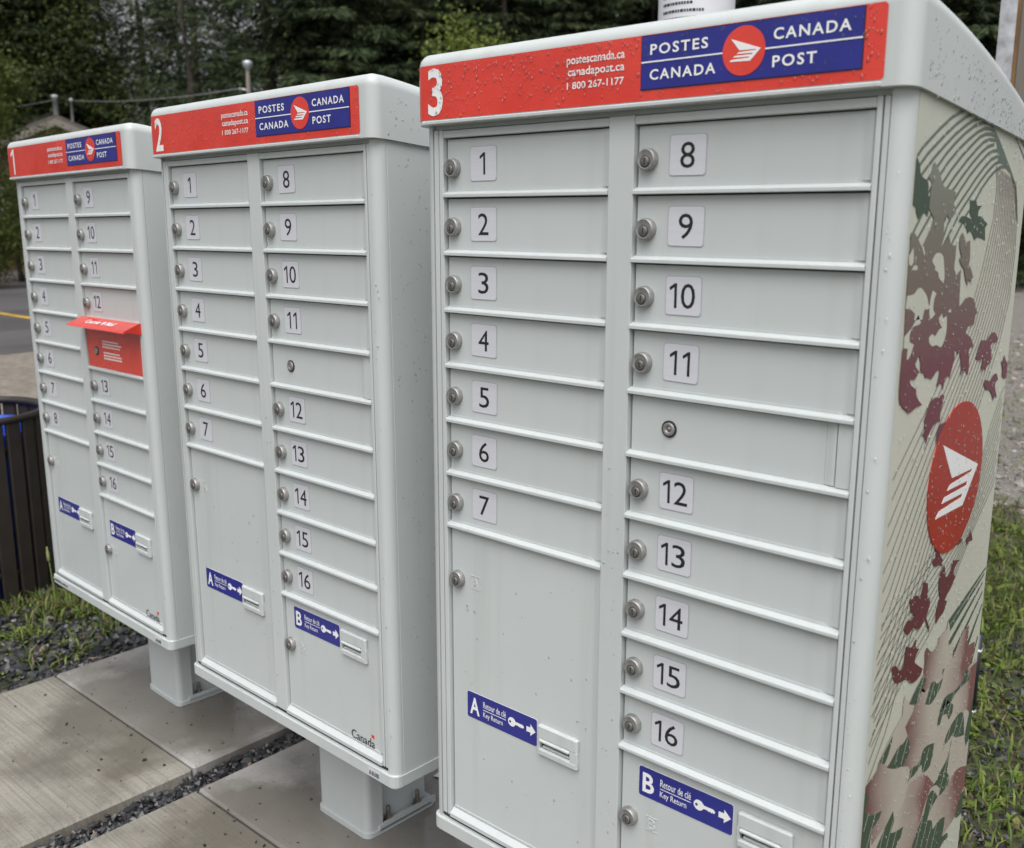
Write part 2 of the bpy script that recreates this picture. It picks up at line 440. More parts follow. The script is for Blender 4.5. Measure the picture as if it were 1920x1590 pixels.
def sign_text_mesh():
    mb = MB(); y = -.0155; b = .018; sp = 1.22
    put_text(mb, 'POSTES', .3895, .4725, .1657, .1785, y, b, sp)
    put_text(mb, 'CANADA', .3895, .4840, .1355, .1483, y, b, sp)
    put_text(mb, 'CANADA', .5585, .6510, .1655, .1783, y, b, sp)
    put_text(mb, 'POST', .5585, .6125, .1355, .1483, y, b, sp)
    mb.box(.3765, .4935, y - .0001, -.014, .1567, .1584); mb.box(.5480, .6643, y - .0001, -.014, .1562, .1579)
    return mb.build('postal_lettering', MAT['white'])
def contact_mesh():
    mb = MB(); y = -.0144
    put_text(mb, 'postescanada.ca', .2545, .3495, .1632, .1775, y, .012)
    put_text(mb, 'canadapost.ca', .2565, .3495, .1482, .1622, y, .012)
    put_text(mb, '1 800 267-1177', .2550, .3490, .1345, .1438, y, .012)
    return mb.build('contact_lettering', MAT['white'])
def drops(name, fn, n, parent, seed, smin=.0008, smax=.0028, power=2.2, at=None, mat='water', **k):
    """beads of rain on a surface: fn(rng) -> (point, normal); each drop a low half ellipsoid, longer downhill"""
    r = np.random.default_rng(seed); V = []; F = []
    A = 8
    for i in range(n):
        p, nn = fn(r); s = smin + (smax - smin) * r.random() ** power
        nn = Vector(nn); t1 = Vector((0, 0, 1)).cross(nn)
        t1 = t1.normalized() if t1.length > 1e-3 else Vector((1, 0, 0)); t2 = nn.cross(t1)
        el = r.uniform(1.0, 1.9) if s > smin + .25 * (smax - smin) else r.uniform(1., 1.3)
        p = Vector(p); b = len(V)
        for rr, hh in ((1., 0.), (.82, .30), (.45, .52)):
            for a in range(A):
                th = 2 * math.pi * a / A; z = math.sin(th) * el * rr
                wx = math.cos(th) * rr * (1 - .30 * max(z, 0) / el)
                V.append(p + t1 * wx * s + t2 * z * s + nn * (hh * s * .9 - .0001))
        V.append(p + nn * .58 * s * .9)
        for q in range(2):
            for a in range(A): F.append([b + q * A + a, b + q * A + (a + 1) % A, b + (q + 1) * A + (a + 1) % A, b + (q + 1) * A + a])
        for a in range(A): F.append([b + 2 * A + a, b + 2 * A + (a + 1) % A, b + 3 * A])
    mb = MB(); mb.v = [tuple(v) for v in V]; mb.f = F; mb.m = [0] * len(F); mb.sm = [True] * len(F)
    o = part(name, mb.build(name, MAT[mat], recalc=False), None, parent, kind='stuff', **k)
    o.location = -O if at is None else at
    return o

def ribbon(mb, pts, w, x, mat=0, clip=(.0225, .4365, -1.07, .098)):
    """line of width w on the side panel's plane (points are (y,z)), clipped to the panel"""
    D = []
    for a, b in zip(pts[:-1], pts[1:]):
        n = max(1, int(math.hypot(b[0] - a[0], b[1] - a[1]) / .012))
        D += [(a[0] + (b[0] - a[0]) * i / n, a[1] + (b[1] - a[1]) * i / n) for i in range(n)]
    D.append(pts[-1])
    run = []
    def flush():
        if len(run) > 1:
            v = []; f = []
            for i, p in enumerate(run):
                q0 = run[max(i - 1, 0)]; q1 = run[min(i + 1, len(run) - 1)]
                d = (q1[0] - q0[0], q1[1] - q0[1]); l = math.hypot(*d) or 1; nx, nz = -d[1] / l, d[0] / l
                ww = w[0] + (w[1] - w[0]) * i / (len(run) - 1) if isinstance(w, tuple) else w
                v += [(x, p[0] + nx * ww / 2, p[1] + nz * ww / 2), (x, p[0] - nx * ww / 2, p[1] - nz * ww / 2)]
                if i: f.append([2 * i - 2, 2 * i - 1, 2 * i + 1, 2 * i])
            mb.add(v, f, mat)
        run.clear()
    for p in D:
        if clip[0] <= p[0] <= clip[1] and clip[2] <= p[1] <= clip[3]: run.append(p)
        else: flush()
    flush()
def clip_poly(P, y0=.0222, y1=.4370, z0=-1.072, z1=.098):
    for ax, lim, sg in ((0, y0, 1), (0, y1, -1), (1, z0, 1), (1, z1, -1)):
        out = []
        for i in range(len(P)):
            a, b = P[i - 1], P[i]; ia = sg * (a[ax] - lim) >= 0; ib = sg * (b[ax] - lim) >= 0
            if ia != ib:
                t = (lim - a[ax]) / (b[ax] - a[ax]); out.append((a[0] + t * (b[0] - a[0]), a[1] + t * (b[1] - a[1])))
            if ib: out.append(b)
        P = out
        if not P: break
    return P
def curvy(P, k=4, sharp=58):
    """round the soft bends of a traced outline, keep its points sharp"""
    n = len(P); tan = []
    for i in range(n):
        a, b, c = P[i - 1], P[i], P[(i + 1) % n]
        d1 = (b[0] - a[0], b[1] - a[1]); d2 = (c[0] - b[0], c[1] - b[1]); l1 = math.hypot(*d1) or 1e-9; l2 = math.hypot(*d2) or 1e-9
        cs = max(-1, min(1, (d1[0] * d2[0] + d1[1] * d2[1]) / (l1 * l2)))
        tan.append(None if math.degrees(math.acos(cs)) > sharp else ((c[0] - a[0]) / (l1 + l2), (c[1] - a[1]) / (l1 + l2)))
    out = []
    for i in range(n):
        a, b = P[i], P[(i + 1) % n]; L = math.hypot(b[0] - a[0], b[1] - a[1]); ch = ((b[0] - a[0]), (b[1] - a[1]))
        ta = tan[i]; tb = tan[(i + 1) % n]
        ta = (ta[0] * L, ta[1] * L) if ta else ch; tb = (tb[0] * L, tb[1] * L) if tb else ch
        for j in range(k):
            t = j / k; h0 = 2 * t ** 3 - 3 * t * t + 1; h1 = t ** 3 - 2 * t * t + t; h2 = -2 * t ** 3 + 3 * t * t; h3 = t ** 3 - t * t
            out.append((h0 * a[0] + h1 * ta[0] + h2 * b[0] + h3 * tb[0], h0 * a[1] + h1 * ta[1] + h2 * b[1] + h3 * tb[1]))
    return out
ART={'arc':[[184,285,246,326,391,423,589,520,884,660,1241,808,1680,927],[214,150,339,231,552,362,800,479,1079,610,1421,748,1704,841,1950,896],[245,13,411,126,606,241,806,351,1061,474,1398,629,1704,739,1971,822,2257,869],[297,-116,628,92,897,243,1136,388,1424,530,1727,657,2047,762,2333,819,2516,831,2750,797],[330,-265,986,143,1214,292,1553,463,1861,590,2157,693,2415,752,2633,761,2800,741],[214,-388,358,-282,1088,51,1343,214,1685,394,2021,542,2263,642,2466,687,2684,700,2867,686],[231,-572,554,-282,1261,4,1521,164,1871,346,2185,493,2432,593,2640,634,2898,638],[242,-732,865,-262,1483,-5,1751,152,2057,315,2378,464,2604,543,2849,585],[275,-1218,844,-766,1520,-146,1735,0,2036,180,2354,336,2631,456,2811,499,3035,520],[310,-1493,956,-1021,1394,-410,1626,-230,1924,-54,2231,127,2525,284,2779,393,3025,448,3189,461],[1183,-756,1618,-411,1805,-257,2134,-60,2448,123,2723,261,2956,350,3178,389,3422,378],[1594,-641,2023,-305,2329,-106,2508,26,2754,162,2985,260,3201,318,3508,329]],
'crest':[[2733,801,3064,637,3446,410,3712,252,3954,78,4054,-104,4202,-422,4092,-323,3888,55,3648,229,3292,352,3085,365,3010,493,2901,628,2803,732]],
'fam1':[[3014,330,3120,-5,3095,-348,2970,-658,2835,-1000,2569,-1471,2059,-1981,1288,-2601,679,-3069,296,-3363,-152,-3712],[3906,152,4053,-132,4194,-753,4161,-1461,3875,-2081,3377,-2741,2678,-3529,2095,-4444,1338,-5710,754,-6757,182,-7366]],
'fam2':[[4705,-2466,4240,-2830,3866,-3271,3493,-3909,2917,-4410,1899,-4691,1081,-4941,317,-5194],[4925,-3107,4710,-3566,4282,-4217,3565,-4717,2931,-5272,2062,-5872,1181,-6251,188,-6858]],
'bars':[[4588,-5460,2825,-5961],[4667,-5496,2890,-6067],[4707,-5552,2933,-6310],[4739,-5652,3136,-6566],[4730,-5772,3801,-6629],[4703,-5980,4046,-7048],[4707,-6212,4329,-6977],[4675,-6483,4462,-6975]],
'tr':[[3691,733,4095,522,4332,392],[3935,711,4274,552]],
'green':[[136,343,250,305,339,231,384,138,465,105,610,65,661,5,647,-40,729,-173,702,-326,603,-281,531,-291,423,-353,346,-282,349,-238,220,-196,184,-196],[2088,-112,2199,-130,2333,-119,2382,-182,2571,-186,2463,-247,2453,-317,2580,-322,2721,-367,2866,-419,2781,-460,2831,-625,2594,-585,2469,-589,2416,-618,2228,-501,2116,-529,2033,-445,1901,-395,1753,-385,1824,-327,1968,-317,2282,-367,2135,-278,2125,-190]],
'main':[[770,290,859,240,981,163,1089,48,1263,-3,1428,-9,1577,-43,1518,-139,1528,-176,1627,-232,1586,-289,1405,-347,1339,-300,1242,-346,1264,-487,1269,-562,1216,-674,1485,-546,1519,-623,1628,-664,1742,-666,1750,-802,1740,-929,1842,-1042,1998,-968,2007,-1109,2032,-1311,2050,-1434,2121,-1418,2283,-1346,2435,-1339,2605,-1385,2701,-1496,2802,-1567,2719,-1587,2691,-1712,2503,-1719,2378,-1772,2437,-1818,2610,-1876,2733,-1972,2763,-2018,2615,-2004,2601,-2066,2653,-2254,2642,-2382,2487,-2279,2369,-2361,2322,-2186,2212,-2007,2167,-2065,2089,-1995,2027,-1989,2058,-2106,1997,-2214,1941,-2337,1842,-2295,1762,-2321,1728,-2471,1663,-2381,1575,-2370,1469,-2398,1528,-2293,1544,-2189,1447,-2193,1274,-2273,1158,-2240,1063,-2234,1010,-2173,898,-2141,855,-2011,784,-1926,715,-2015,654,-1970,498,-1940,590,-1793,508,-1758,282,-1673,264,-1446,249,-1209,239,-939,240,-725,228,-504,322,-496,533,-624,594,-671,720,-564,843,-438,898,-346,717,-229,725,-50,750,58,637,108,697,172]],
'hole':[[1438,-1482,1341,-1534,1399,-1602,1495,-1654,1376,-1679,1269,-1744,1167,-1711,1067,-1741,1081,-1800,1203,-1860,1338,-1858,1514,-1900,1618,-1809,1654,-1692,1616,-1520,1496,-1546],[270,-1671,447,-1594,470,-1587,662,-1443,761,-1544,689,-1562,517,-1576,437,-1658,455,-1744,588,-1784,514,-1899,415,-1955,376,-1829,283,-1793],[1647,-1477,1723,-1437,1774,-1491],[242,-1345,259,-1201,463,-1190,575,-1136,675,-1136,787,-1184,894,-1256,990,-1385,940,-1396,836,-1393,786,-1513,694,-1496,632,-1501,530,-1494,553,-1430,404,-1365],[1049,-1523,1003,-1443,1005,-1281,1059,-1179,1190,-1225,1128,-1298,1129,-1413,1209,-1467,1125,-1509],[960,-818,1049,-755,1166,-744,1297,-780,1339,-839,1418,-1043,1394,-1115,1225,-1035,1183,-976,1069,-943,1073,-906,966,-846],[591,-662,640,-653,711,-746,678,-764],[212,-760,335,-665,369,-818,320,-870,244,-850],[330,-916,403,-864,504,-877,502,-922]],
'mar':[[261,-1800,409,-1814,400,-1944,498,-1940,641,-1969,726,-2064,844,-2135,776,-2176,720,-2208,577,-2191,558,-2217,620,-2272,788,-2342,799,-2392,897,-2483,1033,-2561,837,-2563,629,-2602,506,-2555,278,-2400],[3602,-1889,3798,-2002,3685,-2043,3589,-2017,3498,-2065,3559,-2205,3570,-2297,3411,-2347,3340,-2396,3273,-2343,3188,-2401,3193,-2191,3071,-2233,2891,-2182,3029,-1977,3157,-1956,3300,-1980,3417,-1913],[4154,-2254,4260,-2346,4331,-2389,4443,-2495,4420,-2600,4293,-2621,4164,-2570,4144,-2451,4055,-2348,4143,-2334],[3885,-2503,3987,-2596,3870,-2628,3870,-2686,3988,-2830,4004,-2879,3889,-2805,3865,-2901,3754,-2776,3606,-2699,3478,-2683,3342,-2576,3400,-2537,3621,-2575,3743,-2509],[1771,-2613,1707,-2743,1719,-2869,1530,-2868,1399,-2944,1308,-3025,1300,-3147,1230,-2998,1113,-2959,1207,-2900,1156,-2757,1254,-2637,1344,-2555,1484,-2527,1602,-2549,1708,-2515,1793,-2547],[1632,-3134,1656,-2999,1730,-2913,1923,-2907,2115,-2887,1917,-3040,1748,-3139],[3401,-4698,3472,-4787,3547,-4886,3382,-4878,3299,-4905,3246,-4796,3353,-4774],[1994,-4624,2165,-4667,2193,-4780,2022,-4736],[2684,-4752,2936,-4720,3080,-4763,2958,-4804],[1918,-512,2049,-612,2082,-732,2115,-633,2231,-615,2286,-868,2255,-917,2383,-993,2473,-1088,2396,-1147,2291,-1101,2286,-1192,2180,-1086,2104,-972,1982,-908,1889,-836,1970,-808,1864,-688,1849,-580],[2062,-4733,2197,-4781,2348,-4887,2301,-4915,2358,-4997,2228,-4909,2086,-4904,1947,-4834,1929,-4757,2021,-4782],[2424,-4974,2512,-5174,2656,-5159,2763,-4996,3026,-5051,2872,-5121,2817,-5203,2932,-5276,2758,-5408,2623,-5466,2562,-5517,2666,-5562,2596,-5652,2535,-5703,2395,-5729,2284,-5790,2253,-5589,2354,-5415,2256,-5238,2264,-5052],[1663,-4998,1819,-5088,1860,-5337,1936,-5293,1966,-5422,1859,-5549,2030,-5764,2029,-5831,1829,-5566,1709,-5635,1578,-5646,1426,-5559,1242,-5603,1055,-5466,1167,-5399,1367,-5436,1404,-5382,1271,-5290,1201,-5116,1444,-5123,1583,-5228,1611,-5133],[1553,-5757,1585,-5900,1713,-5950,1596,-6024,1582,-6112,1737,-6207,1915,-6310,1845,-6381,1647,-6405,1507,-6374,1317,-6251,1020,-6196,879,-6112,757,-5889,900,-5913,1049,-6037,1172,-6022,1210,-5748,1421,-5832]],
'band':[[2809,-5899,2911,-6073,2912,-6303,3155,-6340,3140,-6582,3386,-6460,3506,-6308,3787,-6279,3796,-6612,4148,-6653,4126,-6876,3909,-7015,4291,-6994,4645,-7061,4580,-7767,4555,-8225,4536,-8789,4479,-9227,4268,-9262,4037,-9531,3709,-9566,3459,-9636,2968,-9655,3036,-10105,144,-8537,231,-7639,337,-7505,293,-7419,171,-7298,550,-7221,607,-7127,946,-6914,1295,-6761,1310,-6525,1333,-6477,1461,-6620,1733,-6641,1941,-6650,2065,-6585,2079,-6493,1980,-6444,1985,-6239,1954,-6106,2007,-6035,2253,-6180,2459,-6138,2473,-6044,2762,-6012]],
'patch':[[607,-7127,996,-6928,981,-7009,886,-7155,794,-7235,711,-7199],[872,-7323,963,-7309,1256,-7192,1421,-7206,1560,-7161,1662,-7321,1673,-7452,1525,-7541,1358,-7531,1116,-7447],[1674,-7924,1764,-7873,1775,-7764,1913,-7768,2097,-7805,2273,-7643,2678,-7725,2669,-7921,2588,-8049,2369,-8056,2284,-8004,2235,-7865,2115,-7885,1980,-7912,1771,-7904],[2721,-8454,2949,-8452,3121,-8360,3373,-8255,3487,-7994,3432,-8327,3399,-8514,3555,-8647,3508,-8783,3270,-8799,3149,-8790,3159,-8670,2968,-8529],[3120,-7963,3223,-7824,3475,-7713,3797,-7686,3953,-7794,4080,-8176,3942,-8143,3826,-8103,3641,-8035,3492,-7935,3338,-7963],[4213,-8423,4128,-8196,4286,-7751,4305,-7663,4580,-7767,4593,-7965,4560,-8244],[2753,-7491,2761,-7369,3018,-7174,3395,-7408,3389,-7542,3242,-7590,3129,-7455,2922,-7403,2873,-7517],[122,-7664,159,-7474,241,-7369,344,-7508,295,-7590,234,-7653],[81,-8503,122,-7664,233,-7646,419,-7795,674,-7885,834,-7921,729,-8013,524,-8048,505,-8187,565,-8765],[400,-8676,965,-8281,1254,-8129,1324,-8318,1221,-8451,1433,-8528,1713,-8588,1670,-8704,1512,-8755,1225,-9123],[1825,-9448,2287,-8969,2531,-8757,2631,-8548,2819,-8544,3087,-8776,2850,-8834,2693,-8973,2912,-9095,2994,-9276,3263,-9251,3521,-9313,3520,-9473,3459,-9636,3742,-9697,3766,-9790,3477,-9790,3080,-10129],[4047,-9568,4145,-9451,4223,-9257,4424,-9268,4472,-9523,4397,-9654,4151,-9635],[1507,-6678,1774,-6519,1961,-6437,2089,-6538,1941,-6650,1828,-6759,1763,-6776],[2143,-6922,2298,-6671,2446,-6682,2578,-6773,2802,-6768,2721,-6898,2449,-6997,2340,-6998],[2741,-6674,2766,-6626,2842,-6624,2786,-6705],[3750,-7050,3820,-6999,4022,-7117,4061,-7254,3802,-7237,3436,-7253,3328,-7303,3052,-7301,2783,-7300,2972,-7138,3418,-7186,3778,-7152]],
'logo':[[1900,-3208,3409,-3732,2901,-4223,1850,-4191,1967,-4108,2831,-4092,2862,-4045,2045,-4022,2127,-3951,2991,-3957,3019,-3901,2210,-3880,2315,-3813,3145,-3794,3202,-3759,2355,-3733]],
'fadeL':[[1439,-6981,1709,-6842,1693,-6616,1885,-6564,2256,-6800,2538,-6762,2773,-7037,2751,-7482,2659,-7725,2396,-7702,2271,-7635,2097,-7805,1809,-7765,1686,-7668,1429,-7555,1670,-7436,1643,-7313,1559,-7153],[590,-7120,1186,-7475,1429,-7555,1737,-7747,1768,-7888,1569,-8223,896,-8247,571,-8302,494,-8046,833,-7914,518,-7850,247,-7646,337,-7505,171,-7298,550,-7221],[2809,-5899,2911,-6073,2912,-6303,3155,-6340,3140,-6582,2875,-6607,2794,-6737,2410,-6683,2097,-6722,1941,-6650,2065,-6585,1980,-6444,1985,-6239,1954,-6106,2007,-6035,2253,-6180,2459,-6138,2473,-6044,2762,-6012]],
'fadeR':[[3506,-6308,3787,-6279,3796,-6612,4148,-6653,4126,-6876,3956,-7032,3778,-7152,3418,-7186,2769,-7090,2588,-6963,2798,-6752,2834,-6592,3140,-6582],[4645,-7061,4650,-7309,4637,-7881,4473,-8091,4068,-7741,3718,-7697,3350,-7386,3802,-7237,4061,-7254,3918,-7049],[2861,-8564,3061,-8748,2693,-8973,3218,-9229,3500,-9311,3459,-9636,4042,-9549,4243,-9250,4469,-9189,4517,-8880,3898,-8689,3499,-8747,3149,-8790],[1324,-8318,1221,-8451,1715,-8596,1491,-8816,2108,-9134,2371,-8861,2627,-8531,2833,-8444,2376,-8089,1785,-7967,1569,-8223]]}
def panel_print(name, stops=None, c=None, rough=.33):
    """printed vinyl; stops = colours by height on the panel (the print's own colour fade)"""
    m, nt, b = nmat(name)
    if stops:
        tc = N(nt, 'ShaderNodeTexCoord'); sp = N(nt, 'ShaderNodeSeparateXYZ'); nt.links.new(tc.outputs['Object'], sp.inputs[0])
        mr = N(nt, 'ShaderNodeMapRange'); mr.inputs[1].default_value = -.5; mr.inputs[2].default_value = .1
        nt.links.new(sp.outputs[2], mr.inputs[0]); col = ramp(nt, mr.outputs[0], stops)
    else: col = ramp(nt, noise(nt, 5, 5), [(.3, tuple(x * .95 for x in c)), (.7, tuple(min(1, x * 1.05) for x in c))])
    nt.links.new(col, b.inputs['Base Color']); b.inputs['Roughness'].default_value = rough
    bump(nt, b, noise(nt, 500, 3), .15, .0004)
    return m
def fade_mat(name, rev=False):
    """leaf print fading from maroon at one edge to pale pink"""
    m, nt, b = nmat(name)
    tc = N(nt, 'ShaderNodeTexCoord'); sp = N(nt, 'ShaderNodeSeparateXYZ'); nt.links.new(tc.outputs['Generated'], sp.inputs[0])
    f = noise(nt, 14, 2, .4); ad = N(nt, 'ShaderNodeMath', operation='MULTIPLY_ADD'); ad.inputs[1].default_value = .5
    nt.links.new(f, ad.inputs[0]); nt.links.new(sp.outputs[1], ad.inputs[2])
    st = [(.25, (.16, .065, .075)), (.60, (.34, .265, .245)), (1., (.47, .43, .375))]
    if rev: st = [(.35, (.47, .43, .375)), (.85, (.34, .26, .24)), (1., (.20, .085, .09))]
    nt.links.new(ramp(nt, ad.outputs[0], st), b.inputs['Base Color']); b.inputs['Roughness'].default_value = .33
    bump(nt, b, noise(nt, 500, 3), .15, .0004); return m
def side_art(root):
    BE = panel_print('cream_print', c=(.52, .53, .46))
    GR = panel_print('green_print', c=(.055, .085, .062)); ML = panel_print('maroon_line_print', c=(.14, .085, .085))
    GL = panel_print('green_line_print', c=(.12, .155, .125))
    MA = panel_print('maroon_leaf_print', [(.0, (.115, .022, .035)), (.30, (.13, .022, .042)), (.48, (.14, .035, .055)), (.62, (.155, .11, .10)), (.85, (.21, .22, .18))])
    BA = panel_print('pale_leaf_print', c=(.46, .415, .365)); FL = fade_mat('left_fade_print'); FR = fade_mat('right_fade_print', True)
    x = XR + .0006
    mb = MB(); mb.box(XR - .002, x, .0205, .4400, -1.082, .100, 0)
    pan = mpart('side_panel', mb, BE, root, label='cream printed side panel with maroon maple leaves and a red emblem')
    sc = lambda L: [(L[i] / 1e4, L[i + 1] / 1e4) for i in range(0, len(L), 2)]
    mb = MB()
    for L in ART['arc']: ribbon(mb, sc(L), .0042, x + .0003, 0)
    mb.poly([(x + .00035, a, c) for a, c in clip_poly(sc(ART['crest'][0]))], 0)
    for key, n, mat, w in (('fam1', 15, 1, .0016), ('fam2', 11, 1, .0016)):
        A, B = (sc(L) for L in ART[key])
        for i in range(n):
            t = i / (n - 1)
            ribbon(mb, [(a[0] + (c[0] - a[0]) * t, a[1] + (c[1] - a[1]) * t) for a, c in zip(A, B)], w, x + .0004 + .00002 * i, 1 if key == 'fam1' or i % 2 else 0)
    for L in ART['bars']: ribbon(mb, sc(L), (.003, .0105), x + .0005, 2)
    for L in ART['tr']: ribbon(mb, sc(L), .002, x + .0005, 1)
    sub('swirling_lines', mb, [GL, ML, GR], pan)
    def leaf(name, key, mat, dx, idx=None):
        for i, L in enumerate(ART[key]):
            Q = clip_poly(curvy(sc(L)))
            if len(Q) < 3: continue
            mb = MB(); mb.poly([(x + dx, a, c) for a, c in Q]); sub(name, mb.build(name, mat, recalc=False), None, pan)
    leaf('green_leaf', 'green', GR, .0007); leaf('leaf_cluster', 'main', MA, .0009); leaf('cluster_gap', 'hole', BE, .0011)
    leaf('maroon_leaf', 'mar', MA, .0012); leaf('pale_leaf_band', 'band', BA, .0010); leaf('faded_leaf', 'fadeL', FL, .00115); leaf('faded_leaf', 'fadeR', FR, .00118); leaf('green_blade', 'patch', GR, .0013)
    mb = MB()                                    # thin cream cuts through the green blades
    for t in np.linspace(0, 1, 15):
        y1 = .06 + .42 * t; ribbon(mb, [(y1, -.62), (y1 - .13, -.86), (y1 - .24, -1.07)], .0016, x + .0015, 0)
    P = [clip_poly(curvy(sc(L))) for L in ART['patch']]
    def inside(pt, Q):
        c = False
        for i in range(len(Q)):
            a, b2 = Q[i - 1], Q[i]
            if (a[1] > pt[1]) != (b2[1] > pt[1]) and pt[0] < (b2[0] - a[0]) * (pt[1] - a[1]) / (b2[1] - a[1]) + a[0]: c = not c
        return c
    keep = []
    for f in mb.f:
        c = np.mean([mb.v[i] for i in f], axis=0)
        if any(inside((c[1], c[2]), Q) for Q in P if len(Q) > 2): keep.append(f)
    mb.f = keep; mb.m = [0] * len(keep); mb.sm = [False] * len(keep)
    sub('cream_cuts', mb, BE, pan)
    cy, cz, r = .2553, -.3765, .1038
    mb = MB(); mb.prism([(cy + r * math.cos(a), cz + r * math.sin(a)) for a in np.linspace(0, 2 * math.pi, 65)[:-1]], 0, x, x + .0017)
    sub('emblem_disc', mb, simple('dark_red_vinyl', (.33, .018, .010), .3, var=.1, bscale=300, bstr=.1, bdist=.0005), pan)
    mb = MB(); mb.prism([(cy + a * r, cz + c * r) for a, c in LOGO], 0, x + .0012, x + .0020)
    sub('emblem_wing', mb, MAT['white'], pan)
    return pan

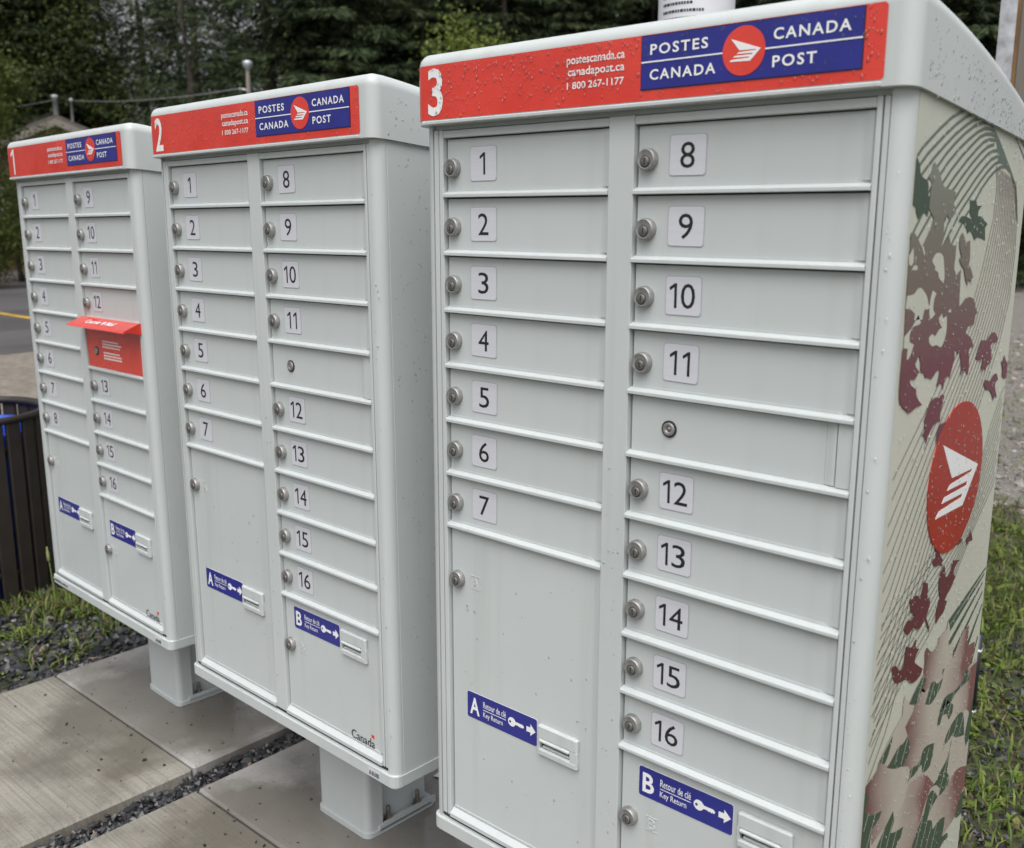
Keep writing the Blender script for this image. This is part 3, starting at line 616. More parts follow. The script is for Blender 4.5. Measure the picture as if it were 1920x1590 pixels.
JIT = random.Random(17)
def cabinet(name, pose, number, left, right, label, art=False, red_slot=False, nd=(0, 0, 0, 0)):
    root = empty(name, pose @ Matrix.Translation(O), label=label, cat='mailbox', group='community mailbox cabinets in a row')
    # shell and front frame
    mb = MB(); mb.box(XL, XR, .0205, .4430, -1.1085, .1075, .0015); shell = mpart('shell', mb, PA, root)
    r = .0195
    for s in (1, -1):
        xo, xi = (XR, .695) if s > 0 else (XL, -.0225)
        prof = [(xi, .0), (xo - s * r, .0)] + [(xo - s * r + s * r * math.sin(t), r - r * math.cos(t)) for t in np.linspace(0, math.pi / 2, 16)[1:]] + [(xi, r)]
        mb = MB(); mb.prism(prof, 2, -1.085, .1030, 0, False)
        me = mb.build('corner_post', PA)
        mpart('corner_post', me, None, root)
    for a, b2, y in ((-.0205, -.0110, .0004), (-.0090, -.0004, 0), (.3168, .3575, -.0006), (.6787, .6850, 0), (.6870, .6935, .0004)):
        mb = MB(); z0 = -1.0725; mb.box(a, b2, y, .0215, z0, .0965, .0008)
        mpart('stile', mb, PA, root)
    for (a, b2) in CX:
        mb = MB(); mb.box(a, b2, .0004, .020, .0848, .0958, .0009); mpart('top_rail', mb, PA, root)
        mb = MB(); mb.prism([(.019, ZB + .0030), (.0070, ZB + .0022), (-.0030, ZB - .0055), (-.0030, ZB - .0125), (.019, ZB - .0125)], 0, a + .0004, b2 - .0004)
        mpart('sill', mb, PA, root)
    mb = MB(); mb.box(-.0003, .6790, .0193, .0203, -1.066, .0846); mpart('recess_shade', mb, MAT['darkgap'], root)  # dark sheet behind the doors, colours in the shade of their gaps
    mb = MB(); mb.box(-.0222, .6946, .0060, .021, .0972, .1060, .0006); mpart('header', mb, PA, root)
    mb = MB(); mb.prism([(XL - .002 + (0 if a > 8 else 0), 0) for a in []] or rrect(XL - .0025, XR + .0025, -.0045, .16, .018), 2, -1.1120, -1.0795)
    tr = mb.build('base_trim', PA)
    bm = bmesh.new(); bm.from_mesh(tr)
    bmesh.ops.bevel(bm, geom=[e for e in bm.edges if abs(e.verts[0].co.z - e.verts[1].co.z) < 1e-5], offset=.005, segments=3, affect='EDGES'); bm.to_mesh(tr); bm.free()
    mpart('base_trim', tr, None, root)
    mb = MB(); mb.box(-.02, .69, .0015, .02, -1.0796, -1.0728, 0); mpart('base_gap', mb, MAT['darkgap'], root)
    if number == '2':
        mpart('data_label', cached('dl', lambda: label_mesh(.036, .016, 3)), None, root, (.640, -.0046, -1.0890))
    if number == '1':
        mpart('data_label', cached('dl', lambda: label_mesh(.036, .016, 3)), None, root, (.640, -.0046, -1.0890))
        mpart('data_label', cached('dl2', lambda: label_mesh(.11, .014, 5)), None, root, (-.030, -.0046, -1.0890))
    if number != '3': mpart('country_wordmark', cached('wm', wordmark_mesh), None, root, (.5735, .0075, -1.0335))
    # hood
    hood = mpart('hood', cached('hood', hood_mesh), None, root)
    mb = MB(); mb.box(XL + .012, XR - .03, -.0165, -.012, .1040, .1098, .0012); sub('drip_lip', cached('lip', lambda: mb.build('drip_lip', PA)), None, hood)
    sub('red_band', cached('band', band_mesh), None, hood); sub('blue_sign', cached('sign', sign_mesh), None, hood)
    sub('postal_emblem', cached('disc', sign_disc_mesh), None, hood); sub('postal_lettering', cached('stext', sign_text_mesh), None, hood)
    sub('contact_lettering', cached('ctext', contact_mesh), None, hood)
    mb = MB(); w = {'1': (-.001, .014), '2': (-.016, .016), '3': (-.0165, .0155)}[number]
    if number == '1': put_one(mb, -.008, .016, .1165, .1855, -.0144)
    else: put_text(mb, number, w[0], w[1], .1165, .1855, -.0144, .02)
    sub('cabinet_number', mb, MAT['white'], hood)
    # rails and doors
    for c, rows in enumerate((left, right)):
        x0, x1 = CX[c]; w = x1 - x0; zt = .0848; last = None
        for kind, zr in rows:
            h = zt - zr
            if kind == 'A' or kind == 'B':
                o = mpart('parcel_door', cached(('big', c, round(h, 4)), lambda: door_mesh(w, h)), None, root, (x0, 0, zr))
                zl = (zt - .0925) if kind == 'A' else -.911
                lx = .0185
                lk = sub('lock', cached('lock', lock_mesh), None, o, (lx, .0075, zl - zr))
                sub('embossed_letter', cached('em' + kind, lambda: emboss_mesh(kind)), None, o, (lx + .0385, .0075, zl - zr + .001))
                sub('key_return_sticker', cached('ks' + kind, lambda: key_sticker_mesh(kind)), None, o, (.0365 if c == 0 else .033, .0075, -.8225 - zr))
                sub('key_return_slot', cached('slot', slot_mesh), None, o, (.198, .0075, -.8245 - zr))
            elif kind == 'blank':
                def bl():
                    mb = MB(); xe = .6441 - x0
                    mb.box(.0025, xe, .0075, .019, .0045, h - .0062, .0008)
                    n = 7; a, b2 = xe + .0003, xe + .0130; prof = [(a, .012)] + [(a + (b2 - a) * i / n, .0072 - .0016 * math.sin(math.pi * min(1, .62 * i / n)) ** 2) for i in range(n + 1)] + [(b2, .012)]
                    mb.prism(prof, 2, .006, h - .006, 0, False)
                    mb.box(xe + .0145, w - .001, .0040, .019, .005, h - .004, .0008)
                    mb.box(xe - .01, w - .001, .014, .018, .004, h - .003, 0)
                    return mb.build('service_door', PA)
                o = mpart('service_door', cached('blank', bl), None, root, (x0, 0, zr))
                sub('service_lock', cached('slock', service_lock_mesh), None, o, (.0645, .0072, .0425))
            elif kind == 'red':
                o = mpart('outgoing_mail_door', red_door(w, h), None, root, (x0, 0, zr), label='red outgoing mail door with a projecting flap')
                flap_parts(o, w, h)
            else:
                o = mpart('door', cached(('d', c, round(h, 4)), lambda: door_mesh(w, h, .0018 if zt > .08 else .0062)), None, root, (x0, 0, zr))
                lk = sub('lock', cached('lock', lock_mesh), None, o, (.0165 if c == 0 else .0195, .0075, .040)); lk.rotation_euler = (0, R(JIT.uniform(-16, 16)), 0)
                npl = sub('number_plate', cached('n' + kind, lambda: plate_mesh(kind)), None, o, (.0785 + JIT.uniform(-.0006, .0006), .0073, .0443 + JIT.uniform(-.0006, .0006))); npl.rotation_euler = (0, R(JIT.uniform(-.7, .7)), 0)
            if kind not in 'AB': mpart('rail', cached(('rail', c), lambda: rail_mesh(w - .0004)), None, root, (x0 + .0002, 0, zr))
            zt = zr
    # pedestal
    a, b2, y0, y1, zb = .2445, .4305, .147, .3515, -1.42
    mb = MB(); rr = .016
    prof = [(a + .022, y0 + .045), (a, y0 + .045)] + [(a + rr - rr * math.cos(t), y0 + rr - rr * math.sin(t)) for t in np.linspace(0, math.pi / 2, 6)] + [(b2 - rr + rr * math.sin(t), y0 + rr - rr * math.cos(t)) for t in np.linspace(0, math.pi / 2, 6)] + [(b2, y0 + .045), (b2 - .022, y0 + .045), (b2 - .022, y1 - .012), (a + .022, y1 - .012)]
    mb.prism(prof, 2, zb + .004, -1.1085)
    me = mb.build('pedestal', PA)
    ped = mpart('pedestal', me, None, root)
    mb = MB(); mb.prism(rrect(a - .004, b2 + .004, y0 - .004, y1 + .004, .018), 2, zb, zb + .012)
    mb.prism(rrect(b2 - .004, b2 + .004, y0 + .03, y1 + .003, .0035, 2), 2, zb + .006, zb + .021)
    mb.prism(rrect(a - .004, a + .004, y0 + .03, y1 + .003, .0035, 2), 2, zb + .006, zb + .021)
    sub('base_flange', mb, PA, ped)
    def bolt():
        mb = MB(); mb.lathe([(.012, 0), (.012, .003), (.0, .003)], (0, 0, 0), (0, 0, 1), 14, 0); mb.lathe([(.0095, .003), (.0095, .013), (.007, .0145), (0, .0145)], (0, 0, 0), (0, 0, 1), 6, 0, False); mb.lathe([(.0052, .0), (.0052, .036), (.004, .038), (0, .038)], (0, 0, 0), (0, 0, 1), 10, 0)
        return mb.build('anchor_bolt', MAT['rust'])
    for bx in (a + .0095, b2 - .0105):
        for by in (y0 + .070, y1 - .045): sub('anchor_bolt', cached('bolt', bolt), None, ped, (bx, by, zb + .012))
    if art: side_art(root)
    # rain
    def on_band(r): return (r.uniform(-.012, .688), -.0145, .113 + .0765 * (r.random() ** .75)), (0, -1, 0)
    def on_hside(r):
        y = r.uniform(.02, .43); lo = .1 - .085 * y; return (XR + .006, y, r.uniform(lo + .002, hood_z(y) - .03)), (1, 0, 0)
    sx = XR + (.0024 if art else .0)
    def on_side(r): return (sx, .03 + .39 * r.random() ** .8, r.uniform(-1.05, .085)), (1, 0, 0)
    def on_front(r):
        if r.random() < .25: return (r.uniform(.322, .352), -.0006, r.uniform(-1.04, -.35)), (0, -1, 0)
        if r.random() < .3: return (r.uniform(.698, .709), 0, r.uniform(-1.05, .06)), (0, -1, 0)
        return (r.uniform(.03, .29), .0075, r.uniform(-1.04, -.57) if number != '1' else r.uniform(-1.04, -.68)), (0, -1, 0)
    sd = int(number)
    if nd[0]: drops('rain_drops', on_band, nd[0], root, sd, .0004, .0019, mat='water_red')
    if art:                                      # beads hanging from the hood's lip
        xs = [.05, .19, .235, .39, .455, .50, .56, .61, .645]
        def on_lip(r): return (xs[int(r.integers(0, len(xs)))] + r.normal(0, .004), -.0135, .1042), (0, -.25, -1)
        drops('rain_drops', on_lip, 16, root, 77, .0016, .0036, 1.0)
    if nd[1]: drops('rain_drops', on_hside, nd[1], root, sd + 10, .0004, .0021)
    if nd[2]: drops('rain_drops', on_side, nd[2], root, sd + 20, .0003, .0017)
    if nd[3]: drops('rain_drops', on_front, nd[3], root, sd + 30, .0006, .0023)
    return root

def red_door(w, h):
    mb = MB(); mb.box(.0015, w + .0085, .0030, .019, .0045, h - .0035, .001)
    mb.box(.0030, w + .007, .0015, .019, h - .036, h - .006, .001)
    return mb.build('outgoing_mail_door', MAT['red'])
def flap_parts(o, w, h):
    mb = MB(); zt = h + .004
    mb.prism([(.006, zt), (-.004, zt), (-.044, zt - .0165), (-.047, zt - .0205), (-.044, zt - .0225), (-.006, zt - .0080), (.006, zt - .0080)], 0, -.004, w + .010)
    for x in (-.004, w + .0065): mb.prism([(.006, zt - .001), (-.042, zt - .018), (.006, zt - .030)], 0, x + .0002, x + .0033)
    sub('flap', mb, MAT['red'], o)
    # wording lies on the flap's slope
    a = math.atan2(.0165, .040)
    mb = MB()
    put_text(mb, 'Courrier', .075, .160, -.0085, .0085, 0, .02); put_text(mb, 'Mail', .192, .238, -.0085, .0085, 0, .02)
    mb.prism([(.176, .009), (.183, .003), (.181, -.004), (.1765, -.009), (.1755, -.009), (.171, -.004), (.169, .003)], 1, -.0001, .0001)
    me = mb.build('flap_lettering', MAT['white'], recalc=False)
    me.transform(Matrix.Rotation(-(math.pi / 2 - a), 4, 'X')); me.transform(Matrix.Translation((0, -.024, zt - .0083 + .0012)))
    sub('flap_lettering', me, None, o)
    mb = MB(); r = random.Random(4)
    for blk, (n, z0) in enumerate(((3, .075), (3, .045))):
        for i in range(n):
            x = .095 + .004 * blk
            z = z0 - i * .0075
            while x < .205 - r.uniform(0, .02):
                l = r.uniform(.005, .013); mb.box(x, x + l, .0024, .0032, z, z + .0038); x += l + .0022
    sub('instruction_lettering', mb, MAT['white'], o)
    sub('service_lock', cached('slock', service_lock_mesh), None, o, (.0565, .0028, .048))

def pose(t, yaw, tilt):
    return Matrix.Translation((t[0], t[1], t[2] + 1.43)) @ Matrix.Rotation(yaw, 4, 'Z') @ Matrix.Rotation(tilt, 4, 'Y')
numrows = lambda names, start=0.: [(str(n), -(start + i) * P) for i, n in enumerate(names)]
L7 = numrows(range(1, 8)) + [('A', ZB)]
R10 = numrows(range(8, 12)) + [('blank', -4 * P)] + numrows(range(12, 17), 5) + [('B', ZB)]
cabinet('community_mailbox', pose((0, 0, 0), 0, 0), '3', L7, R10, 'grey mailbox cabinet numbered 3 with maple leaf artwork on its side', art=True, nd=(1500, 420, 3200, 190))
cabinet('community_mailbox', pose((-.9104, .0526, -.0125), -.0259, -.0078), '2', L7, R10, 'grey mailbox cabinet numbered 2 standing between cabinets 1 and 3', nd=(800, 160, 2200, 110))
L8 = numrows(range(1, 9)) + [('A', ZB)]
R1 = numrows(range(9, 13)) + [('red', -4.5 * P)] + numrows(range(13, 17), 5.5) + [('B', ZB)]
cabinet('community_mailbox', pose((-1.8525, .1266, -.0356), -.0442, -.0115), '1', L8, R1, 'grey mailbox cabinet numbered 1 with a red outgoing mail flap', nd=(250, 40, 250, 30))
# ------------------------------------------------------------------ ground
def ground_mat():
    m, nt, b = nmat('soil')
    f = noise(nt, .6, 8, .6); f2 = noise(nt, 30, 6, .7)
    base = mixc(nt, f2, (.035, .03, .022), (.12, .105, .08))
    base = mixc(nt, ramp(nt, f, [(.42, g(0)), (.6, g(1))]), base, (.045, .06, .022))
    nt.links.new(base, b.inputs['Base Color']); b.inputs['Roughness'].default_value = .75
    bump(nt, b, f2, .7, .02); return m
def sheet(name, x0, x1, y0, y1, z, mat, kind='structure', nx=1, ny=1, **k):
    mb = MB(); v = []; f = []
    for i in range(nx + 1):
        for j in range(ny + 1): v.append((x0 + (x1 - x0) * i / nx, y0 + (y1 - y0) * j / ny, z))
    for i in range(nx):
        for j in range(ny): a = i * (ny + 1) + j; f.append([a, a + ny + 1, a + ny + 2, a + 1])
    mb.add(v, f); return link(name, mb.build(name, mat, recalc=False), kind=kind, **k)
sheet('ground', -300, 300, -300, 300, -.115, ground_mat(), label='damp soil and grass ground around the mailboxes')
def asphalt_mat():
    m, nt, b = nmat('wet_asphalt')
    f = noise(nt, .5, 6, .6, stretch=(1, .35, 1)); f2 = noise(nt, 90, 4)
    base = mixc(nt, f, (.075, .072, .078), (.12, .115, .12)); base = mixc(nt, ramp(nt, f2, [(.4, g(0)), (.7, g(.5))]), base, (.05, .05, .052))
    nt.links.new(base, b.inputs['Base Color']); nt.links.new(ramp(nt, f, [(.4, g(.32)), (.65, g(.6))]), b.inputs['Roughness'])
    bump(nt, b, f2, .3, .004); return m
lot = sheet('parking_lot', -46, -10.4, -40, 60, -.105, asphalt_mat(), label='wet grey asphalt parking lot beyond the bin')
YEL = simple('yellow_road_paint', (.50, .30, .03), .6, var=.3, scale=3)
def stripe(p, q, w):
    p, q = Vector(p), Vector(q); d = (q - p).normalized(); n = Vector((-d.y, d.x, 0)) * w / 2
    mb = MB(); mb.poly([p - n, q - n, q + n, p + n]); return mb.build('yellow_line', YEL, recalc=False)
for p, q, w in (((-16.3, 5.24, -.100), (-10.9, 5.22, -.100), .12), ((-45, 17.2, -.100), (-34, 18.6, -.100), .22), ((-16.3, 2.4, -.1), (-10.9, 2.38, -.1), .12), ((-16.3, 8.1, -.1), (-10.9, 8.08, -.1), .12)):
    link('yellow_line', stripe(p, q, w), lot)
SH = simple('sandy_gravel', (.19, .168, .14), .85, var=.35, scale=14, bscale=60, bstr=.8, bdist=.02)
sheet('gravel_shoulder', -10.4, -6.6, -40, 60, -.108, SH, label='sandy gravel shoulder beside the parking lot')
GV = simple('pale_gravel', (.19, .175, .16), .85, var=.45, scale=40, bscale=90, bstr=.9, bdist=.02)
sheet('gravel_lane', -6.0, 8, 4.5, 60, -.109, GV, label='pale gravel lane behind the mailboxes')

def concrete(name, broom, c0, c1):
    m, nt, b = nmat(name)
    f = noise(nt, 2.2, 7, .62); f2 = noise(nt, 120, 4, .6)
    base = mixc(nt, ramp(nt, f, [(.38, g(0)), (.62, g(1))]), c0, c1)
    base = mixc(nt, ramp(nt, noise(nt, 55, 3, .5), [(.66, g(0)), (.74, g(.7))]), base, tuple(x * .45 for x in c0))
    wn_ = noise(nt, 3.1, 5, .55)                 # damp stains, widest where water runs off round the pedestals
    tc = N(nt, 'ShaderNodeTexCoord'); ds = []
    for c_ in ((-1.47, .22, 0), (-.53, .16, 0), (.37, .12, 0)):
        dn = N(nt, 'ShaderNodeVectorMath', operation='DISTANCE'); nt.links.new(tc.outputs['Object'], dn.inputs[0]); dn.inputs[1].default_value = c_; ds.append(dn.outputs['Value'])
    mn = ds[0]
    for d_ in ds[1:]:
        q_ = N(nt, 'ShaderNodeMath', operation='MINIMUM'); nt.links.new(mn, q_.inputs[0]); nt.links.new(d_, q_.inputs[1]); mn = q_.outputs[0]
    mr = N(nt, 'ShaderNodeMapRange'); mr.inputs[1].default_value = .14; mr.inputs[2].default_value = .50; mr.inputs[3].default_value = .16; mr.inputs[4].default_value = -.05; nt.links.new(mn, mr.inputs[0])
    ad = N(nt, 'ShaderNodeMath', operation='ADD'); nt.links.new(wn_, ad.inputs[0]); nt.links.new(mr.outputs[0], ad.inputs[1]); wet = ad.outputs[0]
    wr = ramp(nt, wet, [(.43, g(0)), (.60, g(1))])
    base = mixc(nt, wr, base, mixc(nt, .66, base, (.075, .064, .048)))
    base = mixc(nt, ramp(nt, f2, [(.30, g(.55)), (.45, g(0))]), base, tuple(x * .55 for x in c0))
    h = f2
    if broom:
        l = noise(nt, 40, 4, .7, stretch=(.03, 3.2, 1)); base = mixc(nt, ramp(nt, l, [(.38, g(.46)), (.58, g(0))]), base, tuple(x * .5 for x in c0)); h = l
    nt.links.new(base, b.inputs['Base Color'])
    nt.links.new(ramp(nt, wet, [(.43, g(.40)), (.60, g(.06))]), b.inputs['Roughness'])
    bump(nt, b, h, .4 if broom else .22, .003 if broom else .0015); return m
CB = concrete('broomed_concrete', True, (.24, .224, .192), (.325, .308, .272)); CS = concrete('smooth_concrete', False, (.265, .25, .232), (.37, .36, .35))
def slab(x0, x1, z, yj, lab):
    for (y0, y1, m, nm, lb) in ((-1.3, yj - .002, CB, 'concrete_apron', 'broom finished concrete apron in front of cabinet ' + lab), (yj + .002, .72, CS, 'concrete_pad', 'smooth wet concrete pad under cabinet ' + lab)):
        mb = MB(); mb.box(x0, x1, y0, y1, z - .14, z - (.002 if m is CB else 0), .006)
        link(nm, mb.build(nm, m), kind='structure', label=lb)
slab(-1.89, -1.075, -.0220, .105, '1'); slab(-.945, -.13, 0., .040, '2'); slab(.0, .80, .0095, .02, '3')

# ------------------------------------------------------------------ stones, grass
ICO_V = []; _p = (1 + 5 ** .5) / 2
for a, c in ((-1, _p), (1, _p), (-1, -_p), (1, -_p)): ICO_V.append((a, c, 0))
for a, c in ((-1, _p), (1, _p), (-1, -_p), (1, -_p)): ICO_V.append((0, a, c))
for a, c in ((_p, -1), (_p, 1), (-_p, -1), (-_p, 1)): ICO_V.append((a, 0, c))
ICO_V = np.array(ICO_V) / np.linalg.norm(ICO_V[0])
ICO_F = np.array([(0, 11, 5), (0, 5, 1), (0, 1, 7), (0, 7, 10), (0, 10, 11), (1, 5, 9), (5, 11, 4), (11, 10, 2), (10, 7, 6), (7, 1, 8), (3, 9, 4), (3, 4, 2), (3, 2, 6), (3, 6, 8), (3, 8, 9), (4, 9, 5), (2, 4, 11), (6, 2, 10), (8, 6, 7), (9, 8, 1)])
def fast_mesh(name, V, F, mat, cols=None):
    """V (n,3), F (m,k) with equal k, cols per face"""
    me = bpy.data.meshes.new(name); n, k = F.shape
    me.vertices.add(len(V)); me.vertices.foreach_set('co', V.astype(np.float32).ravel())
    me.loops.add(n * k); me.loops.foreach_set('vertex_index', F.astype(np.int32).ravel())
    me.polygons.add(n); me.polygons.foreach_set('loop_start', np.arange(0, n * k, k, dtype=np.int32))
    me.update(calc_edges=True)
    if cols is not None:
        at = me.attributes.new('col', 'FLOAT_COLOR', 'FACE')
        c4 = np.ones((n, 4), np.float32); c4[:, :3] = cols; at.data.foreach_set('color', c4.ravel())
    me.materials.append(mat); return me
def flat(me):
    me.shade_flat(); return me
def stones(n, fn, smin, smax, pal, seed, flat=.65):
    r = np.random.default_rng(seed)
    pos = fn(r, n); n = len(pos); s = smin * (smax / smin) ** (r.random(n) ** 1.6)
    V = ICO_V[None] * (1 + r.uniform(-.45, .40, (n, 12, 1))) * (s[:, None, None] * np.stack([r.uniform(.7, 1.3, n), r.uniform(.7, 1.3, n), r.uniform(.45, .9, n) * flat / .65], -1)[:, None, :])
    a = r.uniform(0, 6.28, n); ca, sa = np.cos(a)[:, None], np.sin(a)[:, None]
    tl = r.uniform(-.6, .6, n)[:, None]; ct, st = np.cos(tl), np.sin(tl)
    x, y, z = V[..., 0], V[..., 1], V[..., 2]; y, z = y * ct - z * st, y * st + z * ct
    V = np.stack([x * ca - y * sa, x * sa + y * ca, z], -1) + pos[:, None, :]
    F = ICO_F[None] + 12 * np.arange(n)[:, None, None]
    pal = np.array(pal); ci = r.choice(len(pal), n, p=None if pal.shape[1] == 3 else pal[:, 3] / pal[:, 3].sum())
    c = pal[ci, :3] * r.uniform(.7, 1.3, (n, 1))
    return V.reshape(-1, 3), F.reshape(-1, 3), np.repeat(c, 20, 0)
STONE = attr_mat('crushed_stone', .38, spec=.5)
DARK = [(.022, .023, .026, 10), (.04, .041, .045, 6), (.07, .07, .072, 2), (.17, .16, .15, .5), (.22, .13, .10, .25)]
def gap_fn(x0, x1, y0, y1, z):
    def fn(r, n): return np.stack([r.uniform(x0, x1, n), r.uniform(y0, y1, n), z + r.uniform(-.012, .010, n)], -1)
    return fn
for (x0, x1, nm, n) in ((-1.075, -.945, 'between the first and second concrete slabs', 3200), (-.13, 0, 'between the second and third concrete slabs', 1200)):
    sheet('gap_bed', x0, x1, -1.3, .8, -.075, simple('gravel_bed', (.02, .02, .02), .9), label='dark bed of the gravel joint ' + nm)
    link('gravel', (lambda s: flat(fast_mesh('gravel', s[0], s[1], STONE, s[2])))(stones(n, gap_fn(x0 + .004, x1 - .004, -.85, .75, -.052), .0045, .014, DARK, 5)), kind='stuff', label='dark crushed gravel filling the joint ' + nm, cat='gravel')
def left_fn(r, n):
    x = -1.895 - 1.75 * r.random(n) ** 1.5; y = r.uniform(-.75, 1.6, n)
    return np.stack([x, y, -.098 + r.uniform(-.008, .012, n) + .035 * np.clip(1 - (-1.9 - x) / .5, 0, 1)], -1)
s = stones(9000, left_fn, .006, .022, DARK, 8)
link('gravel', flat(fast_mesh('gravel', s[0], s[1], STONE, s[2])), kind='stuff', label='dark crushed gravel beside the first concrete slab', cat='gravel')
sheet('gravel_bed', -3.9, -1.893, -2.5, 2.5, -.104, simple('gravel_soil', (.03, .028, .025), .9, var=.3, scale=40, bscale=80, bstr=.8, bdist=.01), label='dark gravelly soil beside the first slab')
PALE = [(.17, .16, .15, 5), (.25, .235, .22, 4), (.12, .11, .10, 3), (.30, .24, .21, 1)]
def lane_fn(r, n):
    y = 4.4 + 9 * r.random(n) ** 1.6; return np.stack([-2.3 + 3.1 * r.random(n) - .28 * (y - 4.4), y, -.112 + r.uniform(-.01, .012, n)], -1)
s = stones(5000, lane_fn, .012, .035, PALE, 9)
link('pale_gravel', flat(fast_mesh('pale_gravel', s[0], s[1], STONE, s[2])), kind='stuff', label='pale loose stones on the gravel lane', cat='gravel')
def right_fn(r, n):
    return np.stack([r.uniform(-.2, 1.0, n), r.uniform(.75, 2.6, n), -.112 + r.uniform(-.008, .010, n)], -1)
s = stones(2600, right_fn, .006, .02, DARK, 12)
link('gravel', flat(fast_mesh('gravel', s[0], s[1], STONE, s[2])), kind='stuff', label='dark stones among the weeds behind cabinet 3', cat='gravel')
# loose chips lying on the concrete
def chip_fn(r, n):
    a = np.stack([r.uniform(-1.86, -1.1, n // 2), r.uniform(-.3, .6, n // 2), np.full(n // 2, -.021)], -1)
    c = np.stack([r.uniform(-.93, -.15, n - n // 2), r.uniform(-.15, .6, n - n // 2), np.full(n - n // 2, .001)], -1)
    return np.concatenate([a, c])
s = stones(200, chip_fn, .0010, .0062, DARK, 13)
link('stone_chips', flat(fast_mesh('stone_chips', s[0], s[1], STONE, s[2])), kind='stuff', label='loose dark stone chips scattered on the concrete', cat='gravel')

GRASS = attr_mat('grass_blade', .5, trans=.3, spec=.3)
def blades(pos, hmin, hmax, wid, seed, pal, lean=.6):
    """each blade is two bent quads"""
    r = np.random.default_rng(seed); n = len(pos)
    h = hmin * (hmax / hmin) ** r.random(n); a = r.uniform(0, 6.283, n); d = np.stack([np.cos(a), np.sin(a), 0 * a], -1); s = np.stack([-np.sin(a), np.cos(a), 0 * a], -1)
    w = wid * r.uniform(.6, 1.4, n)[:, None]; l = (lean * r.uniform(.2, 1.5, n))[:, None] * h[:, None]; z = np.array([[0, 0, 1.]]) * h[:, None]
    p1 = pos + d * l * .3 + z * .6; p2 = pos + d * l + z * (1 - .25 * np.clip(l / h[:, None], 0, 1.4))
    V = np.stack([pos - s * w * .7, pos + s * w * .7, p1 - s * w, p1 + s * w, p2 - s * w * .15, p2 + s * w * .15], 1)
    F = np.array([[0, 1, 3, 2], [2, 3, 5, 4]])[None] + 6 * np.arange(n)[:, None, None]
    pal = np.array(pal); c = pal[r.choice(len(pal), n)] * r.uniform(.65, 1.35, (n, 1))
    return V.reshape(-1, 3), F.reshape(-1, 4), np.repeat(c, 2, 0)
GP = [(.11, .175, .028), (.155, .22, .036), (.065, .11, .02), (.20, .24, .055), (.115, .155, .034), (.17, .14, .075), (.12, .095, .055)]
def clumped(r, n, x0, x1, y0, y1, z, k, sig):
    c = np.stack([r.uniform(x0, x1, k), r.uniform(y0, y1, k)], -1); i = r.integers(0, k, n)
    p = c[i] + r.normal(0, sig, (n, 2)); return np.concatenate([p, np.full((n, 1), z)], 1)
r_ = np.random.default_rng(21)
pos = clumped(r_, 24000, -4.7, -2.62, .1, 2.6, -.105, 500, .07)
pos = np.concatenate([pos, clumped(r_, 900, -2.5, -1.97, -.4, 1.2, -.09, 26, .03), clumped(r_, 2500, -2.9, -2.4, .25, 1.0, -.1, 60, .05), clumped(r_, 700, -2.1, -1.93, -.35, -.02, -.085, 14, .035)])
pos = pos[~((np.hypot(pos[:, 0] + 3.07, pos[:, 1] - .35) < .30))]
s = blades(pos, .018, .075, .0026, 22, GP, .9)
link('grass', fast_mesh('grass', s[0], s[1], GRASS, s[2]), kind='stuff', label='green grass around the slatted bin and gravel', cat='grass')
pos = np.concatenate([clumped(r_, 25000, -.7, 1.6, .85, 4.6, -.11, 1100, .065), clumped(r_, 9000, -2.5, .6, 4.0, 12, -.11, 240, .14)])
s = blades(pos, .014, .065, .0027, 23, GP, 1.1)
link('grass', fast_mesh('grass', s[0], s[1], GRASS, s[2]), kind='stuff', label='weedy green grass behind cabinet 3', cat='grass')
pos = clumped(r_, 9000, -2.2, .2, .75, 3.0, -.11, 420, .07)
s = blades(pos, .03, .11, .0034, 24, GP, .8)
link('grass', fast_mesh('grass', s[0], s[1], GRASS, s[2]), kind='stuff', label='green grass growing behind the three cabinets', cat='grass')
def weeds(n, fn, seed, size):
    """small broad leaves lying in rosettes"""
    r = np.random.default_rng(seed); p = fn(r, n); n = len(p); a = r.uniform(0, 6.28, n); l = size * r.uniform(.5, 1.3, n)
    d = np.stack([np.cos(a), np.sin(a), r.uniform(-.1, .7, n)], -1) * l[:, None]; s = np.stack([-np.sin(a), np.cos(a), r.uniform(-.3, .3, n)], -1) * (l * .33)[:, None]
    V = np.stack([p, p + d * .5 + s, p + d, p + d * .5 - s], 1); F = np.arange(4)[None] + 4 * np.arange(n)[:, None]
    c = np.array(GP)[r.choice(5, n)] * r.uniform(.6, 1.2, (n, 1)); return V.reshape(-1, 3), F, c
s = weeds(9000, lambda r, n: clumped(r, n, -.6, 1.6, .9, 4.4, -.095, 700, .05), 31, .028)
link('ground_weeds', fast_mesh('ground_weeds', s[0], s[1], GRASS, s[2]), kind='stuff', label='low broad leaved weeds behind cabinet 3', cat='weeds')
s = weeds(6000, lambda r, n: np.concatenate([clumped(r, n // 2, -4.4, -2.4, .2, 2.2, -.095, 260, .06), clumped(r, n - n // 2, -2.5, -1.95, -.5, .9, -.078, 45, .06)]), 32, .016)
link('ground_weeds', fast_mesh('ground_weeds', s[0], s[1], GRASS, s[2]), kind='stuff', label='low creeping weeds in the gravel beside the first slab', cat='weeds')
